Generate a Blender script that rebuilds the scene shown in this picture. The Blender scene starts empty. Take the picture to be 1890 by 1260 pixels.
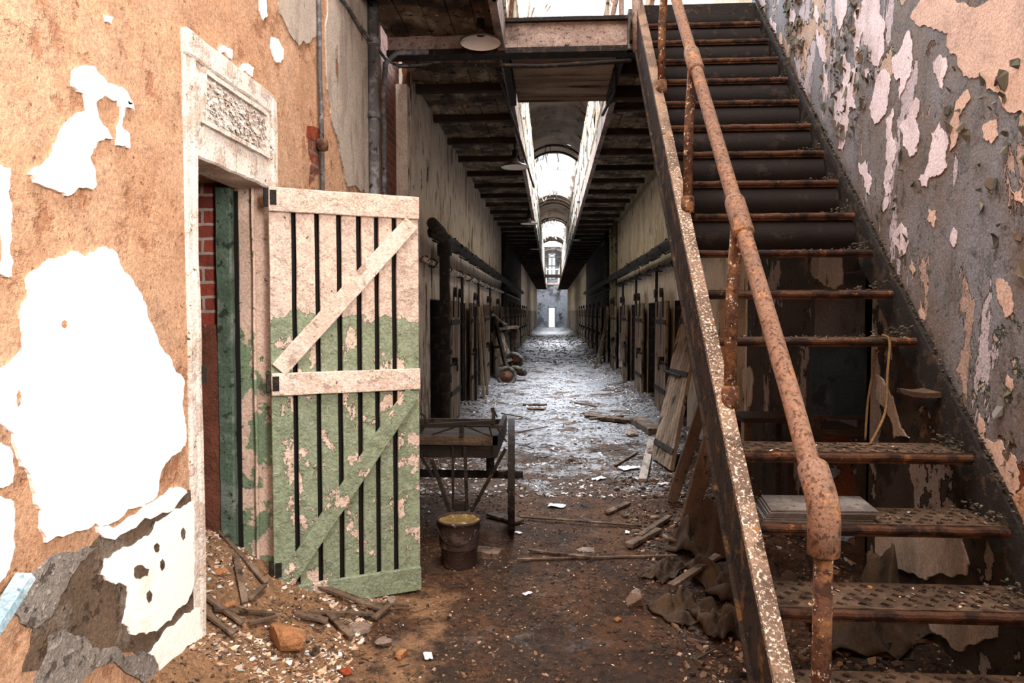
import bpy, bmesh, math, random
from mathutils import Vector, Matrix, noise as mnoise, geometry as mgeo
from math import radians as R, sin, cos, pi
random.seed(7)
rnd = random.uniform
scene = bpy.context.scene
COL = scene.collection

# ------------------------------------------------------------------ camera
CAM = Vector((0, 0, 1.5)); FPX = 1260.0
yaw = math.atan(72/FPX); pit = math.atan(53/FPX)
cd = bpy.data.cameras.new('camera'); cam = bpy.data.objects.new('camera', cd); COL.objects.link(cam)
cam.location = CAM; cam.rotation_euler = (pi/2-pit, 0, yaw)
cd.sensor_width = 36; cd.lens = 24; cd.clip_end = 300
scene.camera = cam
CR = cam.rotation_euler.to_matrix()
def ray(px, py): return CR @ Vector(((px-945)/FPX, -(py-630)/FPX, -1))
def onX(px, py, X): d = ray(px, py); return CAM + d*((X-CAM.x)/d.x)
def onY(px, py, Y): d = ray(px, py); return CAM + d*((Y-CAM.y)/d.y)
def onZ(px, py, Z): d = ray(px, py); return CAM + d*((Z-CAM.z)/d.z)
WL, WR = -1.4, 1.62          # wall planes
GZ0, GZ1 = 3.7, 3.9          # gallery underside / top

def hfun(x, y):
    h = 0.018*mnoise.noise(Vector((x*1.3, y*1.3, 0))) + 0.010*mnoise.noise(Vector((x*5, y*5, 3)))
    if y < 9: h += 0.006*mnoise.noise(Vector((x*19, y*19, 3)))*min(1, 9-y)
    yf = 1.0 if y < 3.1 else math.exp(-((y-3.1)/.75)**2)
    wob = 1+.25*mnoise.noise(Vector((x*2, y*2, 9)))
    h += .50*math.exp(-((x+1.9)/.55)**2)*yf*wob
    if y > 3.9: h += .10*math.exp(-((x+1.45)/.2)**2)*(1+mnoise.noise(Vector((x, y*1.5, 5))))
    sx = max(0, min(1, (x-.75)/.8))
    h += .13*sx*sx*(1+.8*mnoise.noise(Vector((x*2.5, y*1.7, 8))))
    return h
def G(px, py, lift=0):
    z = 0
    for _ in range(12):
        p = onZ(px, py, z); z = .5*z+.5*hfun(p.x, p.y)
    return Vector((p.x, p.y, hfun(p.x, p.y)+lift))

# ------------------------------------------------------------------ materials
def lin(c):
    if isinstance(c, str): c = [int(c[i:i+2], 16)/255 for i in (0, 2, 4)]
    return tuple((v/12.92 if v <= .04045 else ((v+.055)/1.055)**2.4) for v in c)+(1,)
def mat(name, base, layers=(), rough=.9, bump=.4, bs=35, var=.35, vs=6, metal=0, spec=.3, stretch=(1, 1, 1), bd=.01, coord='Object', grit=85, ga=.36):
    m = bpy.data.materials.new(name); m.use_nodes = True
    nt = m.node_tree; N = nt.nodes; L = nt.links
    for n in list(N): N.remove(n)
    def nd(t, **k):
        n = N.new(t)
        for a, b in k.items(): setattr(n, a, b)
        return n
    def math_(op, a, b, c=None, clamp=False):
        n = nd('ShaderNodeMath', operation=op, use_clamp=clamp)
        for i, v in enumerate((a, b, c)):
            if v is None: continue
            if hasattr(v, 'links'): L.new(v, n.inputs[i])
            else: n.inputs[i].default_value = v
        return n.outputs[0]
    tc = nd('ShaderNodeTexCoord').outputs[coord]
    def noise(scale, detail=6, st=(1, 1, 1), seed=0, rough_=.6, dist=0):
        mp = nd('ShaderNodeMapping'); L.new(tc, mp.inputs[0])
        mp.inputs['Location'].default_value = (seed*3.1, seed*1.7, seed*2.3); mp.inputs['Scale'].default_value = st
        n = nd('ShaderNodeTexNoise'); n.inputs['Scale'].default_value = scale; n.inputs['Detail'].default_value = detail
        n.inputs['Roughness'].default_value = rough_; n.inputs['Distortion'].default_value = dist
        L.new(mp.outputs[0], n.inputs['Vector']); return n.outputs[0]
    sep = nd('ShaderNodeSeparateXYZ'); L.new(tc, sep.inputs[0])
    v = noise(vs, 8, stretch, 1)
    mr = nd('ShaderNodeMapRange'); L.new(v, mr.inputs[0])
    mr.inputs[1].default_value = .25; mr.inputs[2].default_value = .75; mr.inputs[3].default_value = 1-var; mr.inputs[4].default_value = 1+var
    b = lin(base)
    mx = nd('ShaderNodeMix', data_type='RGBA', blend_type='MULTIPLY'); mx.inputs[0].default_value = 1
    mx.inputs[6].default_value = b; L.new(mr.outputs[0], mx.inputs[7])
    col = mx.outputs[2]
    height = math_('MULTIPLY', noise(bs, 8, stretch, 2, .7), .5)
    for i, l in enumerate(layers):
        n = noise(l.get('s', 5), l.get('d', 7), l.get('st', (1, 1, 1)), l.get('seed', i+5), l.get('r', .62), l.get('dist', 0))
        if 'mask' in l:      # (axis, lo, hi, amount)  noise raised by amount across lo->hi
            for ax, lo, hi, amt in l['mask']:
                k = nd('ShaderNodeMapRange'); L.new(sep.outputs['XYZ'.index(ax)], k.inputs[0])
                k.inputs[1].default_value = lo; k.inputs[2].default_value = hi; k.inputs[3].default_value = 0; k.inputs[4].default_value = amt
                n = math_('ADD', n, k.outputs[0])
        t = l['t']; w = l.get('w', .012)
        k = nd('ShaderNodeMapRange'); L.new(n, k.inputs[0]); k.inputs[1].default_value = t-w; k.inputs[2].default_value = t+w
        fac = k.outputs[0]
        if 'rim' in l:       # thin dark coat edge: dirt, with the edge's shadow painted in
            d = math_('ABSOLUTE', math_('SUBTRACT', n, t), 0)
            e = math_('LESS_THAN', d, l.get('rw', .008))
        fa = math_('MULTIPLY', fac, l.get('a', 1))
        mx = nd('ShaderNodeMix', data_type='RGBA'); L.new(fa, mx.inputs[0]); L.new(col, mx.inputs[6])
        lc = nd('ShaderNodeMix', data_type='RGBA', blend_type='MULTIPLY'); lc.inputs[0].default_value = 1
        lc.inputs[6].default_value = lin(l['c'])
        v2 = nd('ShaderNodeMapRange'); L.new(v, v2.inputs[0]); v2.inputs[1].default_value = .25; v2.inputs[2].default_value = .75
        lv = l.get('v', .15); v2.inputs[3].default_value = 1-lv; v2.inputs[4].default_value = 1+lv
        L.new(v2.outputs[0], lc.inputs[7]); L.new(lc.outputs[2], mx.inputs[7]); col = mx.outputs[2]
        if 'rim' in l:
            mx = nd('ShaderNodeMix', data_type='RGBA'); L.new(e, mx.inputs[0]); L.new(col, mx.inputs[6]); mx.inputs[7].default_value = lin(l['rim']); col = mx.outputs[2]
        height = math_('ADD', height, math_('MULTIPLY', fac, l.get('h', .3)))
    g1 = noise(grit, 5, (1, 1, 1), 41, .75)
    gr = nd('ShaderNodeMapRange'); L.new(g1, gr.inputs[0]); gr.inputs[1].default_value = .34; gr.inputs[2].default_value = .62; gr.inputs[3].default_value = 1-ga; gr.inputs[4].default_value = 1+ga*.45
    mx = nd('ShaderNodeMix', data_type='RGBA', blend_type='MULTIPLY'); mx.inputs[0].default_value = 1; L.new(col, mx.inputs[6]); L.new(gr.outputs[0], mx.inputs[7]); col = mx.outputs[2]
    height = math_('ADD', height, math_('MULTIPLY', g1, .35))
    bs_ = nd('ShaderNodeBsdfPrincipled'); L.new(col, bs_.inputs['Base Color'])
    bs_.inputs['Roughness'].default_value = rough; bs_.inputs['Metallic'].default_value = metal
    bs_.inputs['Specular IOR Level'].default_value = spec
    bp = nd('ShaderNodeBump'); bp.inputs['Strength'].default_value = bump; bp.inputs['Distance'].default_value = bd*2.5
    L.new(height, bp.inputs['Height']); L.new(bp.outputs[0], bs_.inputs['Normal'])
    o = nd('ShaderNodeOutputMaterial'); L.new(bs_.outputs[0], o.inputs[0])
    m['cols'] = 1
    return m

M = {}
M['orange'] = mat('bare_orange_plaster', 'cf9f7c', [
    dict(c='dcb394', s=2.2, t=.52, w=.1, a=.7), dict(c='a8704c', s=7, t=.60, w=.05, a=.7, h=-.35),
    dict(c='7a4a2c', s=30, t=.665, w=.02, a=.8, h=-.5), dict(c='f0dcc4', s=16, t=.74, w=.012, h=.2)], bump=.9, bs=26, var=.22, vs=9, bd=.02)
M['whiteplaster'] = mat('white_plaster', 'f6f1ec', [dict(c='e6cdb8', s=3.5, t=.66, w=.04, a=.6, h=0), dict(c='b89478', s=14, t=.745, w=.012, h=-.5)], bump=.35, bs=10, var=.04, ga=.12)
M['greyplaster'] = mat('weathered_white_plaster', 'b5a89c', [
    dict(c='8f8379', s=5, t=.56, w=.05, a=.7, st=(1, 1, .35)), dict(c='8d5f43', s=6, t=.665, w=.008, st=(1, 1, .3), h=-.5, rim='4a3326', rw=.006)], bump=.6, bs=22, var=.15)
M['leftfar'] = mat('peeling_cream_wall', 'd3c8bc', [
    dict(c='b3a08c', s=3, t=.55, w=.06, st=(1, 1, .5), a=.6), dict(c='5f3d2a', s=4.6, t=.605, w=.008, st=(1, 1, .16), h=-.6, rim='2e1f16', rw=.006),
    dict(c='2a1e18', s=9, t=.635, w=.01, st=(1, 1, .3), h=-.5),
    dict(c='5a4538', s=5, t=.62, w=.05, st=(1, 1, .5), mask=[('Z', 1.9, 1.2, .10)], a=.7)], bump=.7, bs=25, var=.15)
M['rightfar'] = mat('peeling_yellow_wall', 'c2b498', [
    dict(c='a09073', s=3, t=.53, w=.07, st=(1, 1, .4), a=.7), dict(c='3c3024', s=7, t=.64, w=.01, st=(1, 1, .3), h=-.5, rim='1e1712', rw=.006),
    dict(c='cdc0ae', s=4, t=.58, w=.02, mask=[('Z', 2.25, 2.1, .12)])], bump=.7, bs=25, var=.15)
M['darkened'] = mat('painted_shade_wall', '3a322c', [dict(c='5f554b', s=3, t=.6, w=.03, st=(1, 1, .3)), dict(c='191512', s=4, t=.54, w=.04)], bump=.6, bs=20)  # shade of the stretch without skylight, painted into the wall colour
M['mortar'] = mat('grey_brown_mortar', '75614f', [dict(c='94867a', s=6, t=.56, w=.04, a=.8), dict(c='54402f', s=22, t=.62, w=.03, h=-.4)], bump=1, bs=30, var=.3, bd=.02)
M['stone'] = mat('grey_stone', '8d857e', [dict(c='b3aaa2', s=40, t=.56, w=.04, a=.8), dict(c='5e544c', s=18, t=.6, w=.03, h=-.4)], bump=1, bs=40, var=.3)
M['rightwall'] = mat('peeling_blue_grey_wall', '85807f', [
    dict(c='7b6e65', s=1.6, t=.5, w=.12, a=.8, mask=[('Z', 2.9, 1.4, .14)], h=0),
    dict(c='9095a0', s=2.4, t=.5, w=.09, a=.8, mask=[('Y', 3.2, 4.2, .06)], st=(1, 1, .6), h=0),
    dict(c='6f7475', s=14, t=.6, w=.03, a=.5, st=(1, 1, .5)),
    dict(c='cfc7d2', s=3.6, t=.60, w=.007, st=(1, 1.2, .38), h=-.5, rim='3f403e', rw=.0035, dist=.4, mask=[('Z', 1.6, 2.9, .035), ('Y', 2.4, 3.2, .02)]),
    dict(c='bfa79b', s=4.6, t=.635, w=.006, st=(1, 1.1, .45), h=-.5, rim='3a332d', rw=.004, seed=12, dist=.3),
    dict(c='cdb3a2', s=2.4, t=.66, w=.008, h=-.4, rim='4a5546', rw=.009, seed=17, mask=[('Y', 2.9, 2.1, .13), ('Z', 2.2, 3.1, .14)]),
    dict(c='625d50', s=15, t=.65, w=.012, h=.9, seed=21, st=(1, 1, .8), r=.7, mask=[('Z', 3.4, 1.6, .03)]),
    dict(c='7d4524', s=3, t=.72, w=.01, h=-.6, rim='2c1c10', rw=.006, seed=33, mask=[('Z', 1.25, .85, .20), ('Y', 2.6, 2.0, .04)])],
    bump=.95, bs=24, var=.25, vs=7, bd=.02)
M['underwall'] = mat('stair_shade_wall', '3b322b', [  # shade under the stairs put into the colour, with plaster remnants over it
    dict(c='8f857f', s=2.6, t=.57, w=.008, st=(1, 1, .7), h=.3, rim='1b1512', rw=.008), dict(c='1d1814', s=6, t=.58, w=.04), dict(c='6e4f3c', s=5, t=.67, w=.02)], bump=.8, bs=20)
M['brick'] = None
M['pinkpaint'] = mat('crazed_pinkish_white_paint', 'd9c3b5', [
    dict(c='ecddd2', s=7, t=.5, w=.06, a=.7), dict(c='a2887a', s=12, t=.6, w=.03, a=.6), dict(c='5e4b40', s=32, t=.655, w=.012, r=.7, h=-.6)], bump=.8, bs=55, var=.1, vs=12)
M['whitecrust'] = mat('white_crusted_paint', 'f0e4da', [
    dict(c='c9b0a0', s=9, t=.56, w=.04, a=.7), dict(c='5e4b40', s=24, t=.645, w=.012, r=.7, h=-.6)], bump=1, bs=45, var=.1, vs=12)
M['door'] = mat('green_and_pink_door_paint', '8f9c83', [
    dict(c='7b8870', s=10, t=.55, w=.05, a=.6), dict(c='a4ae98', s=24, t=.58, w=.05, a=.6),
    dict(c='dcc8b8', s=8, t=.60, w=.008, st=(1, 1, .6), h=-.3, rim='5a5a44', rw=.005, mask=[('Z', .5, 1.5, .05)]),
    dict(c='dcc6b8', s=7, t=.60, w=.008, h=.3, mask=[('Z', 1.44, 1.62, .5)], rim='6e6252', rw=.004),
    dict(c='5a463a', s=34, t=.665, w=.012, r=.7, h=-.6)], bump=.8, bs=60, var=.12, vs=14)
M['green'] = mat('green_jamb_paint', '6f8168', [
    dict(c='c3ab9c', s=5, t=.5, w=.01, mask=[('Z', 1.45, 1.6, .5)], h=.1), dict(c='2f5b3c', s=6, t=.67, w=.01), dict(c='c4b3a6', s=6, t=.66, w=.01, mask=[('Z', .5, .2, .12), ('Z', .8, 1.2, -.3)]),
    dict(c='3e4a3c', s=20, t=.63, w=.02, a=.7, h=-.3)], bump=.6, bs=40, var=.15)
M['darkgreen'] = mat('dark_green_paint', '4c5e50', [dict(c='7d8781', s=6, t=.55, w=.05, a=.6), dict(c='2a352c', s=18, t=.6, w=.02)], bump=.7, bs=40)
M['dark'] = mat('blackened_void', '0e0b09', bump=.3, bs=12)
M['gallery'] = mat('sooty_gallery_boards', '7b6753', [
    dict(c='b09f8a', s=5, t=.57, w=.03, a=.8, st=(1, .5, 1)), dict(c='c9beae', s=7, t=.655, w=.01, h=.2), dict(c='2a1f18', s=2.6, t=.52, w=.06, a=.85), dict(c='1c1512', s=11, t=.6, w=.03)], bump=.8, bs=30)
M['joist'] = mat('dark_joist_wood', '33271e', [dict(c='5b4a3a', s=6, t=.58, w=.05, st=(.3, 1, 1), a=.7)], bump=.6, bs=30, stretch=(.2, 1, 1))
M['beam'] = mat('dirty_pink_beam_paint', '95827a', [
    dict(c='ab9a91', s=6, t=.52, w=.06, a=.7), dict(c='3a2a22', s=3, t=.66, w=.012, rim='1a120e', rw=.006), dict(c='4a3a30', s=30, t=.6, w=.03, a=.7), dict(c='33261f', s=2, t=.6, w=.06, a=.7)], bump=.7, bs=60)
M['hatch'] = mat('weathered_landing_boards', '7c6754', [dict(c='a8947f', s=4, t=.55, w=.05, st=(.18, 1, 1)), dict(c='2a1e16', s=6, t=.6, w=.03, st=(.12, 1, 1))], bump=.8, bs=20, stretch=(.12, 1, 1))
M['vault'] = mat('vault_plaster', 'b8a79b', [
    dict(c='8e7a6d', s=.9, t=.52, w=.07, a=.8), dict(c='6b3f2a', s=1.2, t=.645, w=.012, h=-.5, rim='3a2418', rw=.008), dict(c='5b4c44', s=2.8, t=.6, w=.04, a=.7, st=(1, .3, 1))], bump=.5, bs=8, var=.2, vs=2)
M['floor'] = mat('dirt_and_plaster_dust', '614837', [
    dict(c='b2b0b2', s=2.2, t=.52, w=.05, mask=[('Y', 4.6, 8.5, .20), ('Y', -3, 4.6, -.12), ('X', -1.0, -1.35, .04)], h=.1, r=.7),
    dict(c='4b3019', s=1.7, t=.50, w=.06, a=.8, mask=[('Y', 5.4, 6.5, -.3)], r=.7),
    dict(c='7a5030', s=2.4, t=.58, w=.06, a=.6, mask=[('Y', 5.4, 6.2, -.3), ('X', -.3, .5, .07), ('Y', 2.6, 3.4, .05)]),
    dict(c='302014', s=24, t=.57, w=.03, a=.75, r=.7, h=-.3), dict(c='a8917e', s=44, t=.63, w=.012, h=.5),
    dict(c='3b3029', s=1.3, t=.5, w=.05, a=.8, mask=[('Y', 17, 19.5, .12), ('Y', 0, 12, -.14), ('Y', 30, 33, -.2)], r=.75),  # painted shade: darker floor where no skylight opens above
    dict(c='b78c66', s=3, t=.5, w=.06, a=.9, mask=[('X', -.75, -1.15, .25), ('X', -.7, .2, -.4), ('Y', 3.6, 4.3, -.4)]),
    dict(c='56453a', s=14, t=.60, w=.02, a=.8, r=.75, mask=[('Y', 5, 8, .02)])], bump=1, bs=40, var=.25, vs=4, bd=.03)
M['rustpipe'] = mat('rust_coated_handrail', '7e6150', [
    dict(c='70594b', s=7, t=.52, w=.05, a=.8), dict(c='a9784c', s=12, t=.60, w=.04, a=.6), dict(c='3d2415', s=75, t=.57, w=.03, a=.8, h=-.2)], bump=.5, bs=90, rough=.8, var=.2, bd=.004)
M['rustwhite'] = mat('rust_with_white_paint_flecks', '55392a', [
    dict(c='7d5a3c', s=9, t=.52, w=.04), dict(c='3a2318', s=22, t=.57, w=.03), dict(c='d9cab6', s=42, t=.60, w=.01, h=.35, r=.7), dict(c='b8813a', s=13, t=.67, w=.02)], bump=.6, bs=60, rough=.8, bd=.005)
M['stringertop'] = mat('stringer_flange_grey_rust', '6a584c', [
    dict(c='8a7463', s=4, t=.5, w=.05), dict(c='35261d', s=8, t=.60, w=.03, a=.8), dict(c='e3d8c8', s=85, t=.625, w=.008, r=.7, h=.35, mask=[('Y', 2.9, 2.0, .07), ('Y', 2.6, 4.5, -.06)]), dict(c='a4672c', s=14, t=.66, w=.03)], bump=.6, bs=60, bd=.005)
M['stringerweb'] = mat('stringer_web_dark_rust', '2e2119', [dict(c='5d4326', s=9, t=.58, w=.03), dict(c='15100d', s=14, t=.56, w=.04), dict(c='8b8168', s=22, t=.68, w=.01)], bump=.8, bs=30)
M['tread'] = mat('rusty_iron_tread', '463629', [dict(c='675241', s=9, t=.54, w=.05, a=.7), dict(c='2a1c14', s=14, t=.58, w=.04), dict(c='a87a42', s=22, t=.68, w=.02)], bump=.7, bs=50, rough=.85, bd=.005)
M['nosing'] = mat('rusty_tread_nosing', '4a3122', [dict(c='241712', s=10, t=.52, w=.04), dict(c='7d5433', s=16, t=.64, w=.03)], bump=.8, bs=50, bd=.005)
M['darkiron'] = mat('black_corroded_iron', '1d1815', [dict(c='40342a', s=14, t=.57, w=.04), dict(c='7d7263', s=26, t=.68, w=.01)], bump=.8, bs=40, rough=.7)
M['riser'] = mat('black_rusted_riser', '161110', [dict(c='2a2220', s=9, t=.6, w=.03)], bump=.5)
M['pipegrey'] = mat('grey_painted_conduit', '4e4d4e', [dict(c='77757a', s=8, t=.55, w=.05), dict(c='24211f', s=16, t=.6, w=.02)], bump=.5, bs=40, rough=.6)
M['paintpipe'] = mat('olive_painted_pipe', '6f6a4c', [dict(c='2f2a20', s=9, t=.58, w=.03), dict(c='9c9272', s=12, t=.62, w=.02)], bump=.5, bs=40)
M['celldoor'] = mat('weathered_cell_door_wood', '7d6b5a', [
    dict(c='ab977f', s=6, t=.54, w=.05, st=(1, 1, .12), a=.8), dict(c='33261d', s=9, t=.59, w=.03, st=(1, 1, .12)), dict(c='2c2019', s=3, t=.62, w=.05)], bump=.8, bs=30, stretch=(1, 1, .1))
M['plank'] = mat('grey_brown_plank_wood', '5b4a3d', [dict(c='857362', s=5, t=.54, w=.05, st=(1, 1, .15), a=.7), dict(c='2b2019', s=12, t=.6, w=.03)], bump=.6, bs=30)
M['stick'] = mat('dark_lath_wood', '4a382b', [dict(c='6f5b49', s=9, t=.54, w=.05), dict(c='251a13', s=14, t=.6, w=.03)], bump=.6, bs=40)
M['palewood'] = mat('bleached_plank_wood', '94877b', [dict(c='6e6054', s=8, t=.55, w=.04, st=(1, .2, 1)), dict(c='453a32', s=20, t=.64, w=.02)], bump=.5, bs=40)
M['cart'] = mat('blackened_cart_timber', '1f1812', [dict(c='382c20', s=7, t=.56, w=.05, st=(.2, 1, 1)), dict(c='120d0a', s=12, t=.58, w=.03)], bump=.6, bs=35)
M['cartboard'] = mat('cart_side_board', '3f3427', [dict(c='5a4a38', s=6, t=.56, w=.05, st=(.2, 1, 1)), dict(c='1f1710', s=12, t=.6, w=.03)], bump=.6, bs=35)
M['bucket'] = mat('rusted_bucket_steel', '382a24', [dict(c='54453e', s=7, t=.55, w=.04), dict(c='34221a', s=12, t=.58, w=.03), dict(c='8d7f78', s=20, t=.66, w=.02)], bump=.5, bs=40, rough=.7)
M['slurry'] = mat('dried_yellow_plaster', '7d6a40', [dict(c='6e5528', s=14, t=.52, w=.06), dict(c='cbb98a', s=34, t=.62, w=.02)], bump=.8, bs=40)
M['enamel_out'] = mat('dark_enamel_shade', '4c413c', [dict(c='2a221e', s=12, t=.58, w=.03)], bump=.3, rough=.5)
M['enamel_in'] = mat('white_enamel', 'f4ece6', [dict(c='9c8476', s=10, t=.64, w=.03)], bump=.2, rough=.5, var=.08, ga=.1)
M['rubber'] = mat('dusty_tyre_rubber', '5c5650', [dict(c='2e2a27', s=12, t=.54, w=.04)], bump=.4)
M['rust'] = mat('brown_rust_metal', '6f4c38', [dict(c='3a261b', s=14, t=.56, w=.04)], bump=.5, bs=40)
M['canvas'] = mat('dirty_canvas', '382b20', [dict(c='493a29', s=4, t=.55, w=.05), dict(c='271d15', s=8, t=.58, w=.04)], bump=.4, bs=120, bd=.003)
M['paper'] = mat('scrap_paper', 'ccccd4', [dict(c='9a948f', s=12, t=.6, w=.03)], bump=.3, var=.08)
M['slate'] = mat('dusty_slate_sheet', '575250', [dict(c='6f6a66', s=9, t=.54, w=.05), dict(c='35302d', s=25, t=.63, w=.02)], bump=.3, bs=60, bd=.003)
M['bluewood'] = mat('pale_blue_painted_wood', '7d97a4', [dict(c='a5b7c0', s=8, t=.56, w=.05), dict(c='4e5e66', s=20, t=.64, w=.02)], bump=.3)
M['bluedark'] = mat('dark_blue_grey_panel', '1f2a2e', [dict(c='2e3b40', s=5, t=.56, w=.05, st=(1, 1, .3)), dict(c='161d20', s=9, t=.6, w=.03)], bump=.4)
M['sandstone'] = mat('dusty_orange_stone', 'a5754f', [dict(c='8a5c3a', s=6, t=.54, w=.05), dict(c='c69c76', s=18, t=.62, w=.03)], bump=1, bs=30)
M['greystone'] = mat('dusty_grey_rubble', '837064', [dict(c='9f9087', s=8, t=.54, w=.05), dict(c='57473c', s=16, t=.6, w=.03)], bump=1, bs=30)
M['redbrick'] = mat('red_brick_piece', '8c3d22', [dict(c='6e2f1b', s=12, t=.54, w=.05)], bump=.8, bs=40)
M['rope'] = mat('old_rope_cable', '6a5335', bump=.4)
M['endwall'] = mat('blotchy_grey_end_wall', '8d9097', [dict(c='5f6066', s=.8, t=.54, w=.04), dict(c='3e3c3e', s=1.2, t=.62, w=.02)], bump=.4, bs=6)
M['glassframe'] = mat('window_frame_paint', '7f7c78', bump=.2)
def chipmat(name, cols, rough=.95):
    m = bpy.data.materials.new(name); m.use_nodes = True; nt = m.node_tree; b = nt.nodes['Principled BSDF']
    at = nt.nodes.new('ShaderNodeNewGeometry'); cr = nt.nodes.new('ShaderNodeValToRGB'); cr.color_ramp.interpolation = 'CONSTANT'
    els = cr.color_ramp.elements
    while len(els) < len(cols): els.new(.5)
    for i, c in enumerate(cols): els[i].position = i/len(cols); els[i].color = lin(c)
    nt.links.new(at.outputs['Random Per Island'], cr.inputs[0]); nt.links.new(cr.outputs[0], b.inputs['Base Color'])
    b.inputs['Roughness'].default_value = rough; return m
M['chips_pale'] = chipmat('plaster_chips', ['c4b2a4', 'a38974', 'ddd0c6', '8d6f59', 'b39b88', '7a614d', '959c99', 'b89c80'])
M['chips_brown'] = chipmat('dirt_clods', ['3f2c1e', '54402f', '2d2018', '6b5039', '221812', '5a4434', '8a7460', '3a2c22'])
M['chips_grey'] = chipmat('dusty_chips', ['b9b4b2', '8f8783', '6b605a', 'd2cfce', '4c4340', '9c938d'])
M['chips_dark'] = chipmat('wood_splinters', ['2b201a', '40312a', '1e1713', '5a483c', '332820'])
M['flakes'] = chipmat('paint_flakes', ['55554a', '605e54', '474740', '6d6f70', '5c5246', '525850'])
M['crust'] = chipmat('wall_edge_crust', ['3d382e', '2e2a22', '4c473b', '5a5347', '282420'])
M['railwhite'] = mat('flaking_white_railing', 'd8d0c4', [dict(c='5b4a3b', s=14, t=.6, w=.02)], bump=.3)
M['lavender'] = mat('pale_lavender_undercoat', 'dad4e0', [dict(c='b7b0b8', s=7, t=.55, w=.06, st=(1, 1, .4), a=.7), dict(c='8c8880', s=26, t=.66, w=.02)], bump=.4, bs=20, var=.08)
M['cream'] = mat('pinkish_cream_undercoat', 'cbb3a6', [dict(c='b09a90', s=4, t=.55, w=.06, a=.7), dict(c='5d685c', s=7, t=.70, w=.01)], bump=.4, bs=20, var=.1)
def brickmat(name, c1, c2, mortar, axes='XZ', scale=1):
    m = bpy.data.materials.new(name); m.use_nodes = True; nt = m.node_tree; b = nt.nodes['Principled BSDF']; L = nt.links
    tc = nt.nodes.new('ShaderNodeTexCoord'); sp = nt.nodes.new('ShaderNodeSeparateXYZ'); cb = nt.nodes.new('ShaderNodeCombineXYZ')
    L.new(tc.outputs['Object'], sp.inputs[0]); L.new(sp.outputs['XYZ'.index(axes[0])], cb.inputs[0]); L.new(sp.outputs['XYZ'.index(axes[1])], cb.inputs[1])
    nz = nt.nodes.new('ShaderNodeTexNoise'); nz.inputs['Scale'].default_value = 18; nz.inputs['Detail'].default_value = 6; L.new(tc.outputs['Object'], nz.inputs[0])
    ad = nt.nodes.new('ShaderNodeVectorMath'); ad.operation = 'MULTIPLY_ADD'; L.new(nz.outputs['Color'], ad.inputs[0]); ad.inputs[1].default_value = (.012,)*3; L.new(cb.outputs[0], ad.inputs[2])
    bt = nt.nodes.new('ShaderNodeTexBrick'); L.new(ad.outputs[0], bt.inputs['Vector']); bt.inputs['Scale'].default_value = scale
    bt.inputs['Brick Width'].default_value = .215; bt.inputs['Row Height'].default_value = .072; bt.inputs['Mortar Size'].default_value = .008
    bt.inputs['Color1'].default_value = lin(c1); bt.inputs['Color2'].default_value = lin(c2); bt.inputs['Mortar'].default_value = lin(mortar)
    L.new(bt.outputs[0], b.inputs['Base Color']); b.inputs['Roughness'].default_value = .95
    mm = nt.nodes.new('ShaderNodeMath'); mm.operation = 'MULTIPLY_ADD'; L.new(bt.outputs['Fac'], mm.inputs[0]); mm.inputs[1].default_value = -1; L.new(nz.outputs[0], mm.inputs[2])
    bp = nt.nodes.new('ShaderNodeBump'); bp.inputs['Distance'].default_value = .02; L.new(mm.outputs[0], bp.inputs['Height']); L.new(bp.outputs[0], b.inputs['Normal'])
    return m
M['brickX'] = brickmat('red_brick_wall', '7d3324', '5e2518', '8f8078', 'XZ')
M['brickY'] = brickmat('red_brick_wall_side', '7a3a24', '5a2a1a', '6b5a4d', 'YZ')

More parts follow.
